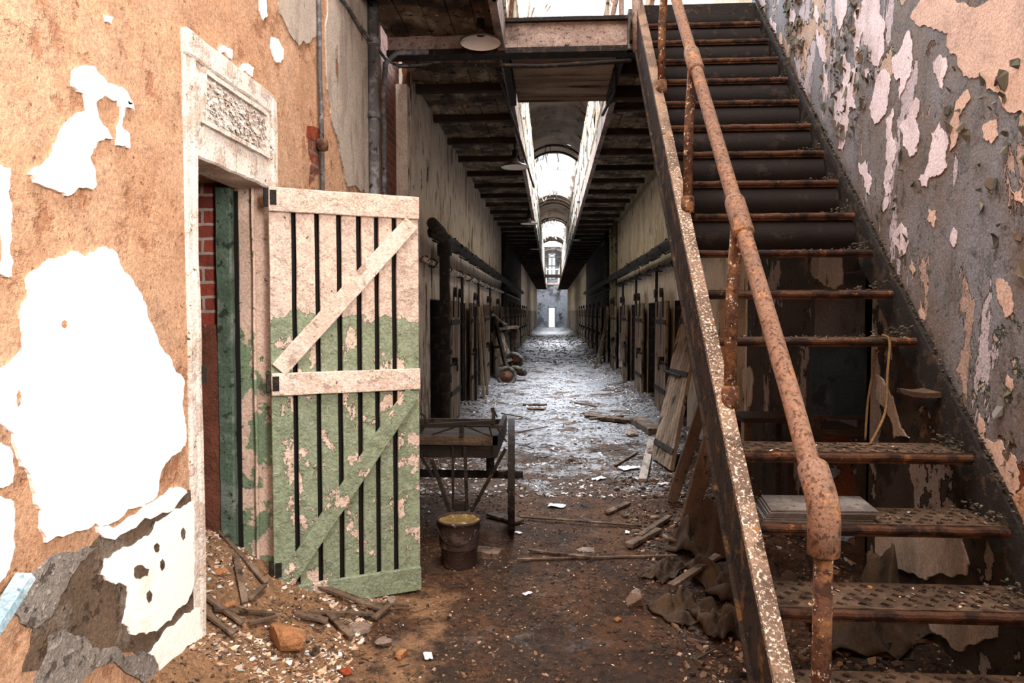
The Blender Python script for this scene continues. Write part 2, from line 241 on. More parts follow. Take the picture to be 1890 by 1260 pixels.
# ------------------------------------------------------------------ mesh helpers
class B:
    def __init__(s): s.bm = bmesh.new()
    def box(s, a, b, mtx=None):
        x0, y0, z0 = a; x1, y1, z1 = b
        v = [s.bm.verts.new(p) for p in ((x0,y0,z0),(x1,y0,z0),(x1,y1,z0),(x0,y1,z0),(x0,y0,z1),(x1,y0,z1),(x1,y1,z1),(x0,y1,z1))]
        if mtx is not None:
            for q in v: q.co = mtx @ q.co
        for f in ((0,3,2,1),(4,5,6,7),(0,1,5,4),(1,2,6,5),(2,3,7,6),(3,0,4,7)): s.bm.faces.new([v[i] for i in f])
        return s
    def bar(s, p, q, w, t, up=(0, 0, 1), ext=0):     # rectangular bar from p to q, w across, t along up-ish
        p = Vector(p); q = Vector(q); d = (q-p); L = d.length; d.normalize(); up = Vector(up)
        a = d.cross(up)
        if a.length < 1e-4: a = d.cross(Vector((1, 0, 0)))
        a.normalize(); u = a.cross(d)
        m = Matrix((d, a, u)).transposed().to_4x4(); m.translation = p
        s.box((-ext, -w/2, -t/2), (L+ext, w/2, t/2), m); return s
    def tube(s, pts, r, n=12, cap=True):
        pts = [Vector(p) for p in pts]; rs = r if isinstance(r, (list, tuple)) else [r]*len(pts)
        prev = None; rings = []
        for i, p in enumerate(pts):
            t = (pts[min(i+1, len(pts)-1)]-pts[max(i-1, 0)]).normalized()
            if prev is None:
                a = t.cross(Vector((0, 0, 1)));
                if a.length < 1e-3: a = t.cross(Vector((1, 0, 0)))
            else: a = prev - t*prev.dot(t)
            a.normalize(); prev = a; b = t.cross(a)
            rings.append([s.bm.verts.new(p+(a*cos(2*pi*k/n)+b*sin(2*pi*k/n))*rs[i]) for k in range(n)])
        for A, C in zip(rings, rings[1:]):
            for k in range(n): s.bm.faces.new((A[k], A[(k+1) % n], C[(k+1) % n], C[k]))
        if cap and n > 2: s.bm.faces.new(rings[0][::-1]); s.bm.faces.new(rings[-1])
        return s
    def lathe(s, prof, c=(0, 0, 0), n=24, axis='Z', cap=False):
        c = Vector(c); rings = []
        for r, h in prof:
            ring = []
            for k in range(n):
                a = 2*pi*k/n; u, v = r*cos(a), r*sin(a)
                ring.append(s.bm.verts.new(c+Vector((u, v, h) if axis == 'Z' else (h, u, v) if axis == 'X' else (u, h, v))))
            rings.append(ring)
        for A, C in zip(rings, rings[1:]):
            for k in range(n): s.bm.faces.new((A[k], A[(k+1) % n], C[(k+1) % n], C[k]))
        if cap: s.bm.faces.new(rings[0][::-1]); s.bm.faces.new(rings[-1])
        return s
    def torus(s, c, Rr, r, axis='X', n=28, m=8):
        c = Vector(c); rings = []
        for k in range(n):
            a = 2*pi*k/n; ring = []
            for j in range(m):
                b = 2*pi*j/m; rr = Rr+r*cos(b); h = r*sin(b)
                p = (h, rr*cos(a), rr*sin(a)) if axis == 'X' else (rr*cos(a), h, rr*sin(a)) if axis == 'Y' else (rr*cos(a), rr*sin(a), h)
                ring.append(s.bm.verts.new(c+Vector(p)))
            rings.append(ring)
        for k in range(n):
            A, C = rings[k], rings[(k+1) % n]
            for j in range(m): s.bm.faces.new((A[j], A[(j+1) % m], C[(j+1) % m], C[j]))
        return s
    def quad(s, *p): s.bm.faces.new([s.bm.verts.new(q) for q in p]); return s
    def slab(s, poly, n, t):     # polygon (world points) given thickness t along n
        n = Vector(n)*t
        a = [s.bm.verts.new(p) for p in poly]; b = [s.bm.verts.new(Vector(p)+n) for p in poly]; k = len(a)
        try:
            s.bm.faces.new(b)
        except ValueError: pass
        for i in range(k): s.bm.faces.new((a[i], a[(i+1) % k], b[(i+1) % k], b[i]))
        return s
    def rough(s, amp, cuts=0, freq=8, seed=0):
        if cuts: bmesh.ops.subdivide_edges(s.bm, edges=s.bm.edges[:], cuts=cuts, use_grid_fill=True)
        for v in s.bm.verts: v.co += mnoise.noise_vector(v.co*freq+Vector((seed, 0, 0)))*amp
        return s
def obj(name, b, m, parent=None, smooth=False, kind=None, label=None):
    bm = b.bm if isinstance(b, B) else b
    bmesh.ops.recalc_face_normals(bm, faces=bm.faces)
    me = bpy.data.meshes.new(name)
    if parent is not None:
        bm.transform(Matrix.Translation(-wloc(parent)))
    bm.to_mesh(me); bm.free()
    if smooth:
        for p in me.polygons: p.use_smooth = True
        me.shade_flat() if False else None
    ms = m if isinstance(m, (list, tuple)) else [m]
    for x in ms: me.materials.append(x)
    o = bpy.data.objects.new(name, me); COL.objects.link(o)
    if parent is not None: o.parent = parent
    if kind: o['kind'] = kind
    if label: o['label'] = label
    return o
def wloc(o):
    l = Vector((0, 0, 0))
    while o is not None: l += o.location; o = o.parent
    return l
def tag(o, label, cat, group=None, kind=None):
    o['label'] = label; o['category'] = cat
    if group: o['group'] = group
    if kind: o['kind'] = kind
    return o
def thing(name, label, cat, loc=(0, 0, 0), group=None):
    o = bpy.data.objects.new(name, None); COL.objects.link(o); o.location = loc; o.empty_display_size = .1
    return tag(o, label, cat, group)
def single(name, b, m, label, cat, group=None, smooth=False, base=None):
    bm = b.bm
    c = Vector((0, 0, 0)); zs = 1e9
    for v in bm.verts: c += v.co; zs = min(zs, v.co.z)
    c /= len(bm.verts); c.z = zs
    bm.transform(Matrix.Translation(-c))
    o = obj(name, b, m, None, smooth); o.location = c
    return tag(o, label, cat, group)
def dup(root, loc, label=None, group=None):
    def cp(o, par):
        c = o.copy(); COL.objects.link(c); c.parent = par
        for ch in o.children: cp(ch, c)
        return c
    r = cp(root, None); r.location = loc
    if label: r['label'] = label
    if group: r['group'] = group
    return r
def bevel(o, w=.004, seg=1):
    m = o.modifiers.new('bevel', 'BEVEL'); m.width = w; m.segments = seg; m.limit_method = 'ANGLE'; return o
def ragged(poly, it=3, amp=.16, seed=0):
    rr = random.Random(seed)
    for k in range(it):
        out = []
        for i, p in enumerate(poly):
            q = poly[(i+1) % len(poly)]; d = q-p
            n = Vector((-d.y, d.x)) if len(d) == 2 else None
            out.append(p); out.append((p+q)/2 + n*rr.uniform(-amp, amp))
        poly = out
    return poly

# ------------------------------------------------------------------ floor
def floorgrid(x0, x1, y0, y1, st, flat=False):
    bm = bmesh.new(); nx = int((x1-x0)/st)+1; ny = int((y1-y0)/st)+1
    vs = [[bm.verts.new((x0+(x1-x0)*i/nx, y0+(y1-y0)*j/ny, 0)) for i in range(nx+1)] for j in range(ny+1)]
    for r in vs:
        for v in r: v.co.z = hfun(v.co.x, v.co.y)
    for j in range(ny):
        for i in range(nx): bm.faces.new((vs[j][i], vs[j][i+1], vs[j+1][i+1], vs[j+1][i]))
    return bm
fb = floorgrid(-2.7, 1.75, 1.2, 8.4, .028)
obj('floor', fb, M['floor'], smooth=True, kind='structure')
fb = floorgrid(-2.7, 2.6, 8.4, 72, .12)
obj('floor', fb, M['floor'], smooth=True, kind='structure')
fb = floorgrid(-2.7, 2.6, -3, 1.2, .1)
obj('floor', fb, M['floor'], smooth=True, kind='structure')

# ------------------------------------------------------------------ walls
DY0, DY1, DZ = 2.635, 3.325, 2.14      # left doorway
def wall_obj(name, boxes, m):
    b = B()
    for a, c in boxes: b.box(a, c)
    return obj(name, b, m, kind='structure')
LS = [8.75+2.35*k for k in range(0, 26)]     # left cell door starts (opening just before)
RS = [9.10+2.40*k for k in range(-1, 26)]
def cellwall(xa, xb, y0, y1, starts, ow=.9, oz=1.66):
    bx = [((xa, y0, oz), (xb, y1, 6.6))]; y = y0
    for s in starts:
        if s-ow < y0 or s > y1: continue
        bx.append(((xa, y, -.1), (xb, s-ow, oz))); y = s
    bx.append(((xa, y, -.1), (xb, y1, oz))); return bx
wl = wall_obj('wall_left', [((WL-.45, -3, -.1), (WL, DY0, 6.6)), ((WL-.45, DY0, DZ), (WL, DY1, 6.6)), ((WL-.30, DY1, -.1), (WL, 5.62, 6.6))], M['orange'])
for y0_, y1_, m_ in ((6.75, 19.25, 'leftfar'), (19.25, 32, 'darkened'), (32, 70, 'leftfar')): wall_obj('wall_left', cellwall(WL-.3, WL, y0_, y1_, LS), M[m_])
wall_obj('wall_left', [((WL-.3, 5.62, -.1), (WL-.10, 6.75, 6.6))], M['brickY'])
obj('trim_1', B().box((WL-.12, 6.60, 0), (WL+.012, 6.78, 3.7)).rough(.01, 6, 5), M['leftfar'], kind='structure')
wall_obj('wall_right', [((WR, -3, -.1), (WR+.3, -1.25, 6.6)), ((WR, -1.25, -.1), (WR+.3, .35, 1.7)), ((WR, -1.25, 4.1), (WR+.3, .35, 6.6)), ((WR, .35, -.1), (WR+.3, 3.55, 6.6)),
                        ((WR, 3.55, 1.72), (WR+.3, 4.3, 6.6))], M['rightwall'])
wall_obj('wall_right', [((WR, 4.3, -.1), (WR+.3, 5.75, 6.6))], M['rightwall'])
for y0_, y1_, m_ in ((5.75, 19.25, 'rightfar'), (19.25, 32, 'darkened'), (32, 70, 'rightfar')): wall_obj('wall_right', cellwall(WR, WR+.3, y0_, y1_, RS), M[m_])
for side, X, S_, ylo in ((-1, WL, LS, 6.8), (1, WR, RS, 5.8)):
    b = B()
    for s_ in S_:
        if s_-.9 < ylo or s_ > 69: continue
        xa, xb = sorted((X+side*.004, X+side*.3))
        b.box((xa, s_-.004, -.05), (xb, s_+.0, 1.66)); b.box((xa, s_-.9, 1.65), (xb, s_, 1.664)); b.box((xa, s_-.9, -.05), (xb, s_-.896, 1.66))
    obj('trim_%d' % (3 if side < 0 else 4), b, M['darkiron'], kind='structure')
# dark cell rooms behind both walls, closed
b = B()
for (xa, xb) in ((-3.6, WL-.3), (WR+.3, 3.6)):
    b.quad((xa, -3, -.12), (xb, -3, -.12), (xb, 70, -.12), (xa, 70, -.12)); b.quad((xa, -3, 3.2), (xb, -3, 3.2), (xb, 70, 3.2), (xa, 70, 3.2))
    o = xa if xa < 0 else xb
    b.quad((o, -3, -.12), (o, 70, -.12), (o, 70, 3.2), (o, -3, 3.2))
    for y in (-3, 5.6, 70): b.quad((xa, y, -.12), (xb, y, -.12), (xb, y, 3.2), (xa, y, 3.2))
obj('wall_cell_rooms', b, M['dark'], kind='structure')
# room behind left doorway: brick reveal
b = B().box((-2.6, DY1-.012, -.1), (WL-.24, DY1+.3, 2.6)); obj('wall_doorway_brick', b, M['brickX'], kind='structure')
b = B().box((-2.6, DY1-.035, -.1), (WL-.235, DY1+.02, 1.44)).rough(.012, 8, 6); obj('wall_doorway_render', b, mat('red_brown_render', '7f4c3a', [dict(c='653c2c', s=5, t=.55, w=.05), dict(c='b0705a', s=9, t=.64, w=.03)], bump=1, bs=20, bd=.02), kind='structure')
# back wall behind the camera, end wall
obj('wall_back', B().box((-1.9, -3.3, -.1), (2.0, -3, 8.2)), M['orange'], kind='structure')
b = B()
b.box((-1.6, 70, -.1), (-.25, 70.4, 8.2)); b.box((.40, 70, -.1), (1.9, 70.4, 8.2)); b.box((-.25, 70, 2.0), (.40, 70.4, 5.0)); b.box((-.25, 70, 7.5), (.40, 70.4, 8.2))
obj('wall_end', b, M['endwall'], kind='structure')
b = B()
for s in range(9):
    a0 = pi*s/8; b.tube([(.075+.36*cos(pi*min(s, 8)/8), 69.95, 7.1+.36*sin(pi*min(s, 8)/8)), (.075+.36*cos(pi*min(s+1, 8)/8+.001), 69.95, 7.1+.36*sin(pi*min(s+1, 8)/8+.001))], .04, 6)
for x in (-.29, .44, .075): b.box((x-.04, 69.92, 5.0), (x+.04, 69.98, 7.1))
obj('window_1', b, M['glassframe'], kind='structure')
b = B()
for x in (-.30, .40): b.box((x-.03, 69.9, 0), (x+.08, 70, 2.05))
b.box((-.33, 69.9, 2.0), (.48, 70, 2.1)); obj('door_1', b, M['glassframe'], kind='structure')
# unseen window frame added in the right wall to light the left wall
b = B()
for y in (-1.25, -.45, .31): b.box((WR+.05, y, 1.7), (WR+.12, y+.05, 4.1))
for z in (1.7, 2.5, 3.3, 4.05): b.box((WR+.05, -1.25, z), (WR+.12, .35, z+.05))
obj('window_added', b, M['glassframe'], kind='structure')

# raised and missing plaster on the near left wall (each a thin coat on the wall)
def wallpatch(name, pix, X, th, m, seed, side=1, it=3, amp=.14, parent=None):
    pts = [onX(px, py, X) for px, py in pix]
    p2 = ragged([Vector((p.y, p.z)) for p in pts], it, amp, seed)
    k = len(p2); vo, ed, fa, _, _, _ = mgeo.delaunay_2d_cdt([Vector(p) for p in p2], [], [list(range(k))], 1, 1e-5)
    b = B(); top = [b.bm.verts.new((X+side*th, v.x, v.y)) for v in vo]; bot = [b.bm.verts.new((X, v.x, v.y)) for v in vo]; cnt = {}
    for f in fa:
        b.bm.faces.new([top[i] for i in f])
        for i in range(len(f)):
            e = (f[i], f[(i+1) % len(f)]); cnt[tuple(sorted(e))] = cnt.get(tuple(sorted(e)), 0)+1
    for (i, j), c_ in cnt.items():
        if c_ == 1: b.bm.faces.new((top[i], top[j], bot[j], bot[i]))
    return obj(name, b, m, parent)
wp = M['whiteplaster']
wallpatch('mortar_patch', [(352,905),(300,920),(190,975),(140,1030),(112,1085),(100,1130),(60,1160),(40,1240),(360,1260),(365,1160),(358,1000)], WL, .004, M['mortar'], 1, parent=wl)
wallpatch('stone_patch', [(60,1055),(140,1018),(175,1010),(120,1080),(100,1120),(62,1158),(35,1150),(18,1110)], WL, .007, M['stone'], 2, parent=wl)
wallpatch('stone_patch', [(85,1175),(140,1172),(200,1195),(260,1200),(300,1260),(60,1260)], WL, .008, M['stone'], 22, parent=wl)
PP = [
 [(155,120),(133,130),(130,160),(150,172),(157,205),(133,216),(108,245),(90,290),(50,322),(60,337),(110,355),(118,362),(165,350),(173,340),(160,290),(166,275),(188,255),(205,258),(193,238),(176,215),(172,188),(190,176),(214,185),(221,205),(214,240),(212,268),(235,273),(233,245),(220,235),(225,200),(240,190),(220,160),(195,155),(182,140),(168,122)],
 [(190,455),(175,465),(155,475),(130,463),(100,478),(70,495),(45,515),(50,545),(38,560),(36,600),(40,640),(15,670),(-8,690),(-8,780),(20,800),(35,860),(55,900),(72,940),(80,1001),(110,990),(170,965),(250,935),(285,915),(290,880),(315,840),(337,822),(339,790),(332,740),(335,700),(310,660),(285,620),(270,590),(255,540),(235,510),(215,485),(205,462)],
 [(-8,303),(12,310),(16,400),(14,510),(-8,505)],
 [(352,925),(310,948),(285,962),(275,985),(250,1000),(215,1015),(190,1030),(183,1060),(200,1075),(232,1080),(230,1120),(222,1150),(235,1170),(275,1165),(310,1145),(340,1112),(350,1090),(352,1000)],
 [(-8,915),(18,925),(20,970),(10,1050),(-8,1075)], [(-8,815),(14,830),(16,890),(-8,900)],
 [(175,972),(290,920),(335,902),(341,908),(262,955),(187,992)],
 [(500,70),(512,72),(522,90),(521,110),(508,115),(498,90)], [(510,-10),(588,-10),(586,50),(568,80),(550,85),(530,55),(515,25)],
 [(478,-5),(490,-2),(492,30),(484,38),(477,20)], [(405,85),(425,92),(424,108),(400,98)], [(455,118),(465,125),(462,142),(440,130)],
 [(190,28),(203,33),(200,44),(192,40)], [(230,185),(240,190),(243,204),(233,198)],
 [(270,1205),(300,1165),(350,1130),(366,1120),(370,1180),(330,1205),(290,1250)]]
for i, p in enumerate(PP): wallpatch('plaster_patch', p, WL, .011 if i not in (7, 8, 9) else .006, wp if i < 7 or i > 13 else M['greyplaster'] if i in (8,) else wp, 30+i, parent=wl)
wallpatch('grey_plaster_sheet', [(604,-20),(690,-20),(690,300),(683,348),(662,352),(640,345),(630,300),(624,265),(616,240),(606,190),(600,90)], WL, .01, M['greyplaster'], 51, parent=wl)
wallpatch('brick_patch', [(566,232),(588,238),(588,262),(565,252)], WL, .006, M['redbrick'], 52, it=1, amp=.03, parent=wl)
wallpatch('brick_patch', [(568,255),(587,266),(587,320),(570,345),(574,300)], WL, .003, M['brickY'], 53, parent=wl)
# holes/pits in the white coats
for i, c in enumerate([(255,1055,14,13),(284,1010,5,9),(294,1042,4,11),(270,1100,5,12),(333,985,4,12),(112,598,5,8),(27,735,4,16),(125,160,1,1)]):
    x, y, w, h = c
    wallpatch('plaster_hole', [(x-w,y-h*.5),(x,y-h),(x+w,y-h*.4),(x+w*.8,y+h*.6),(x-w*.2,y+h),(x-w,y+h*.4)], WL, .0125, M['mortar'] if y > 900 else M['orange'], 70+i, it=2, parent=wl)

# ------------------------------------------------------------------ door frame + transom on the left wall
fr = thing('door_frame', 'crusted white and green frame with a flaking transom panel around the left doorway', 'door frame', (WL, DY0, 0))
def fpart(name, y0, y1, z0, z1, x0, x1, m, cuts=7, amp=.006):
    b = B().box((x0, y0, z0), (x1, y1, z1)); bmesh.ops.bevel(b.bm, geom=b.bm.edges[:], offset=.008, segments=1, affect='EDGES')
    bmesh.ops.subdivide_edges(b.bm, edges=[e for e in b.bm.edges if e.calc_length() > .1], cuts=14, use_grid_fill=True)
    b.rough(amp, 0, 9, y0*10); return obj(name, b, m, fr)
TZ = 2.58
fpart('outer_stile', DY0-.085, DY0-.035, .05, TZ, WL-.02, WL+.012, M['whitecrust'], amp=.008)
fpart('stile', DY0-.04, DY0-.002, .05, TZ-.02, WL-.02, WL+.018, M['whitecrust'])
fpart('jamb', DY0-.006, DY0+.006, .05, DZ, WL-.28, WL+.004, M['green'])
fpart('stile', DY1+.0, DY1+.055, DZ-.03, TZ-.02, WL-.02, WL+.035, M['whitecrust'])
fpart('head_rail', DY0-.085, DY1+.06, TZ-.10, TZ, WL-.02, WL+.028, M['whitecrust'])
fpart('lintel', DY0-.03, DY1+.05, DZ-.03, DZ+.10, WL-.16, WL+.018, M['whitecrust'])
fpart('transom_panel', DY0-.02, DY1, DZ+.08, TZ-.08, WL-.02, WL+.012, M['whitecrust'])
b = B()
for y in (DY0+.03, DY1-.05): b.box((WL, y, DZ+.11), (WL+.03, y+.02, TZ-.11))
for z in (DZ+.11, TZ-.13): b.box((WL, DY0+.03, z), (WL+.03, DY1-.03, z+.02))
b.rough(.004, 5, 9); obj('panel_moulding', b, M['whitecrust'], fr)
rr = random.Random(4); b = B()
for i in range(420):
    y = rr.uniform(DY0+.05, DY1-.06); z = rr.uniform(DZ+.14, TZ-.14); s = rr.uniform(.008, .026); a = rr.uniform(0, 6.3)
    pts = [Vector((WL+.012+rr.uniform(.001, .016), y+s*cos(a+k*1.57)*rr.uniform(.5, 1), z+s*.6*sin(a+k*1.57)*rr.uniform(.5, 1))) for k in range(4)]
    b.slab(pts, (1, 0, 0), .002)
obj('paint_flakes', b, M['whitecrust'], fr, kind='stuff')
fpart('jamb', DY1-.005, DY1+.03, .05, DZ, WL-.155, WL+.02, M['green'])
fpart('inner_jamb', DY1-.045, DY1+.03, .05, DZ-.02, WL-.25, WL-.17, M['darkgreen'])
fpart('door_stop', DY1-.03, DY1+.02, .05, DZ, WL-.075, WL-.06, M['green'])
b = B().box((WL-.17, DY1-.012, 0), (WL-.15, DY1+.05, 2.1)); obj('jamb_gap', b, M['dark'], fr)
obj('strike_plate', B().box((WL+.02, DY0-.015, 1.22), (WL+.03, DY0+.005, 1.29)), M['darkiron'], fr)

# ------------------------------------------------------------------ the open plank door
HL = Vector((WL+.03, 3.262, 0)); HE = Vector((-.705, 3.60, 0))
dd = (HE-HL); DW = dd.length; ang = math.atan2(dd.y, dd.x)
dr = thing('plank_door', 'open ledged plank door in peeling pinkish white above and green paint below', 'door', HL)
dr.rotation_euler = (0, 0, ang)
def dpart(name, b, m, bev=.003, sub=True):
    if sub:
        bmesh.ops.bevel(b.bm, geom=b.bm.edges[:], offset=bev, segments=1, affect='EDGES')
        bmesh.ops.subdivide_edges(b.bm, edges=[e for e in b.bm.edges if e.calc_length() > .08], cuts=10, use_grid_fill=True)
        for v in b.bm.verts: v.co += mnoise.noise_vector(v.co*14)*.0022
    bmesh.ops.recalc_face_normals(b.bm, faces=b.bm.faces)
    me = bpy.data.meshes.new(name); b.bm.to_mesh(me); b.bm.free(); me.materials.append(m)
    o = bpy.data.objects.new(name, me); COL.objects.link(o); o.parent = dr; return o
DB, DT = .015, 2.105
xs = [0, .123, .232, .338, .436, .524, .615]; xe = [.101, .210, .314, .411, .500, .590, DW]
for i in range(7): dpart('board', B().box((xs[i]*DW/.73 if i else 0, -.012, DB+.02), ((xe[i] if i < 6 else .73)*DW/.73, .012, DT-.01)), M['door'])
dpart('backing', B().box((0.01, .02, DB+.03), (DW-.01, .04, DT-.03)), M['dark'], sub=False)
dpart('top_ledge', B().box((0, -.034, DT-.115), (DW, -.008, DT)), M['door'])
dpart('middle_ledge', B().box((0, -.034, 1.095), (DW, -.008, 1.205)), M['pinkpaint'])
dpart('bottom_ledge', B().box((0, -.034, DB), (DW, -.008, DB+.125)), M['door'])
def brace(z0, z1, m):
    b = B(); p = Vector((.035, -.022, z0)); q = Vector((DW-.04, -.022, z1)); b.bar(p, q, .026, .085, up=(0, 0, 1)); dpart('brace', b, m)
brace(1.22, DT-.135, M['pinkpaint']); brace(.14, 1.08, M['door'])
for z in (2.02, 1.12, .2):
    b = B().box((.005, -.04, z), (.035, -.033, z+.07)); dpart('hinge', b, M['darkiron'], sub=False)
    b = B().tube([(-.012, -.02, z-.01), (-.012, -.02, z+.08)], .012, 8); dpart('hinge_pin', b, M['darkiron'], sub=False)

# ------------------------------------------------------------------ pipes on the left wall
def pipe(name, pts, r, m, label, cat='pipe', joints=(), n=12):
    base = Vector(pts[0]); t = thing(name, label, cat, pts[-1])
    obj('tube', B().tube(pts, r, n), m, t, True)
    for c, d, rr_, L in joints:
        c = Vector(c); d = Vector(d).normalized()
        obj('collar', B().tube([c-d*L/2, c-d*L/2*.8, c+d*L/2*.8, c+d*L/2], [rr_*.85, rr_, rr_, rr_*.85], 14), m, t, True)
    return t
p = onX(592, 260, WL+.025)
t = pipe('conduit', [(WL+.025, p.y, 4.6), (WL+.025, p.y, 2.9), (WL+.03, p.y+.01, 2.5), (WL+.025, p.y, .2)], .013, M['pipegrey'], 'thin grey conduit with a round box on the orange plaster wall')
obj('junction_box', B().lathe([(0, -.02), (.035, -.02), (.04, 0), (.035, .03), (0, .03)], (WL+.03, p.y, 2.50), 14, 'X'), M['rust'], t, True)
p = onX(690, 200, WL+.05)
pipe('riser_pipe', [(WL+.05, p.y, 4.0), (WL+.05, p.y, .1)], .042, M['pipegrey'], 'thick dark vertical pipe beside the brick recess', joints=[((WL+.05, p.y, 3.55), (0, 0, 1), .055, .06), ((WL+.05, p.y, 3.0), (0, 0, 1), .053, .05)])
p = onX(708, 200, WL+.05)
pipe('conduit', [(WL+.4, p.y+.1, 3.62), (WL+.15, p.y+.05, 3.6), (WL+.07, p.y, 3.5), (WL+.05, p.y, 3.3), (WL+.05, p.y, .1)], .022, M['pipegrey'], 'pale grey bent conduit running down right of the thick dark riser pipe')
cb = [onY(615, -20, 4.35), onY(640, 10, 4.6), onY(665, 50, 4.9), onY(690, 80, 5.2), onY(712, 110, 5.6), onY(735, 122, 5.75), onY(800, 118, 5.82)]
single('cable', B().tube([(*(v.xy), v.z) for v in cb], .012, 8), M['pipegrey'], 'grey cable slanting down the upper left wall to the painted beam', 'cable', smooth=True)
cb = [onY(735, 122, 5.8), onY(850, 120, 5.84), onY(1000, 122, 5.84), onY(1165, 112, 5.84)]
single('conduit', B().tube(cb, .018, 8), M['darkiron'], 'dark conduit fixed along the foot of the painted cross beam', 'pipe', smooth=True)
# main left heating pipe with vertical drop
def pz(px, py, X): return onX(px, py, X)
def longpipe(side, X, y0, y1, z, r, label, m, seed):
    rr_ = random.Random(seed); pts = []; y = y0
    while y < y1: pts.append((X, y, z+rr_.uniform(-.008, .008))); y += .7
    t = thing('service_pipe', label, 'pipe', pts[-1])
    obj('tube', B().tube(pts, r, 12), m, t, True)
    y = y0+.6
    b = B()
    k = 0
    while y < min(y1, 17) and k < 12:
        obj('hanger', B().tube([(X+(-.2 if side < 0 else .2)*.6, y, z-.03), (X+(.0), y, z-r-.02), (X+(r+.012)*(-side), y, z), (X, y, z+r+.015), (X+side*.10, y, z+.05)], .011, 6), M['darkiron'], t); y += 1.15; k += 1
    rr_ = random.Random(seed+5)
    lag = B()
    for i in range(160):
        y = y0+rr_.random()**1.6*(16-y0); s = rr_.uniform(.01, .035); a = rr_.uniform(0, 6.3)
        c = Vector((X+cos(a)*r, y, z+sin(a)*r)); q = [c+Vector((rr_.uniform(-s, s), rr_.uniform(-s, s)*1.6, rr_.uniform(-s, s))) for _ in range(4)]
        lag.bm.faces.new([lag.bm.verts.new(v) for v in q])
    obj('lagging_scraps', lag, M['chips_dark'], t, kind='stuff')
    return t
longpipe(-1, WL+.16, 7.2, 30, 2.36, .07, 'thick lagged pipe running along the left wall above the cell doors', M['darkiron'], 3)
longpipe(-1, WL+.06, 7.2, 30, 2.07, .028, 'thin pipe under the lagged pipe on the left wall', M['leftfar'], 4)
longpipe(1, WR-.16, 6.0, 30, 2.34, .07, 'thick lagged pipe running along the right wall above the cell doors', M['darkiron'], 5)
longpipe(1, WR-.06, 6.0, 30, 2.14, .022, 'thin pipe under the lagged pipe on the right wall', M['darkiron'], 6)
t = pipe('drop_pipe', [(WL+.18, 7.0, 2.42), (WL+.18, 7.55, 2.40), (WL+.18, 7.75, 2.33), (WL+.18, 7.80, 2.1), (WL+.18, 7.8, .05)], .06, M['darkiron'], 'black vertical pipe dropping from the lagged pipe just right of the open plank door',
     joints=[((WL+.18, 7.8, 2.22), (0, 0, 1), .085, .14), ((WL+.18, 7.8, 1.05), (0, 0, 1), .085, .06), ((WL+.18, 7.8, .75), (0, 0, 1), .08, .12)])
for y, lab in ((16.6, 'first'), (17.3, 'second')):
    pipe('riser_pipe', [(WR-.08, y, 3.7), (WR-.08, y, .05)], .05, M['paintpipe'], 'olive painted riser pipe on the right wall, %s of the pair' % ('nearer' if y < 17 else 'farther'), joints=[((WR-.08, y, 1.0), (0, 0, 1), .065, .05)])
for k, y in enumerate([10.25, 12.7, 15.0]):
    pipe('drop_pipe', [(WR-.06, y, 2.15), (WR-.06, y, .3)], .022, M['darkiron'], ['thin dark pipe down the right wall at the near cell doorway', 'thin dark pipe down the right wall at the middle cell doorway', 'thin dark pipe down the right wall beyond the middle cell doorway'][k], n=8)
for k, y in enumerate([10.35, 12.7, 15.1]):
    pipe('drop_pipe', [(WL+.05, y, 2.08), (WL+.05, y, .15)], .022, M['darkiron'], ['thin dark pipe down the left wall at the near cell doorway', 'thin dark pipe down the left wall at the middle cell doorway', 'thin dark pipe down the left wall before the leaning wagon'][k], n=8)
# heavy vertical service riser dividing bright and dark parts
for sx, lab in ((WL+.08, 'left'), (WR-.08, 'right')):
    pipe('riser_pipe', [(sx, 19.2, 3.7), (sx, 19.2, .05)], .07, M['darkiron'], 'black riser pipe on the %s wall where the corridor turns dark' % lab, joints=[((sx, 19.2, 2.2), (0, 0, 1), .1, .1)])

# ------------------------------------------------------------------ cell doors
def celldoor(side, Y, label, group=None, lean=0):
    X = WL if side > 0 else WR
    base = Vector((X+side*.06, Y, .06)); t = thing('cell_door', label, 'door', base, group)
    w = .92; H = 1.60
    b = B()
    for k in range(6): b.box((0, .01+k*w/6, 0), (side*.05, .01+(k+1)*w/6-.012, H))
    bmesh.ops.translate(b.bm, verts=b.bm.verts, vec=base)
    bmesh.ops.bevel(b.bm, geom=b.bm.edges[:], offset=.004, segments=1, affect='EDGES')
    obj('leaf', b, M['celldoor'], t)
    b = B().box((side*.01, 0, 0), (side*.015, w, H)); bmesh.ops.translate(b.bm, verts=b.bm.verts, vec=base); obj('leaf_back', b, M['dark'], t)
    for z in (.35, 1.28):
        b = B().box((side*.05, 0, z), (side*.062, w-.01, z+.06)); bmesh.ops.translate(b.bm, verts=b.bm.verts, vec=base); obj('strap', b, M['darkiron'], t)
    for y in (.18, .66):
        b = B().box((side*.052, y, H-.22), (side*.064, y+.06, H+.1)); b.lathe([(0, 0), (.065, 0), (.065, side*.04), (0, side*.04)], (side*.06, y+.03, H+.11), 14, 'X')
        bmesh.ops.translate(b.bm, verts=b.bm.verts, vec=base); obj('hanger', b, M['darkiron'], t)
    b = B().tube([(side*.09, -.32, .78), (side*.09, .35, .80)], .014, 8); b.box((side*.05, .1, .75), (side*.12, .16, .85)); b.tube([(side*.09, .3, .8), (side*.09, .33, .72), (side*.09, .30, .66)], .012, 6)
    bmesh.ops.translate(b.bm, verts=b.bm.verts, vec=base); obj('latch', b, M['darkiron'], t)
    return t
p0 = celldoor(1, LS[0], 'tall weathered cell door right of the black drop pipe on the left wall'); s0 = celldoor(-1, RS[1], 'pale slatted cell door on the right wall just beyond the leaning plank door')
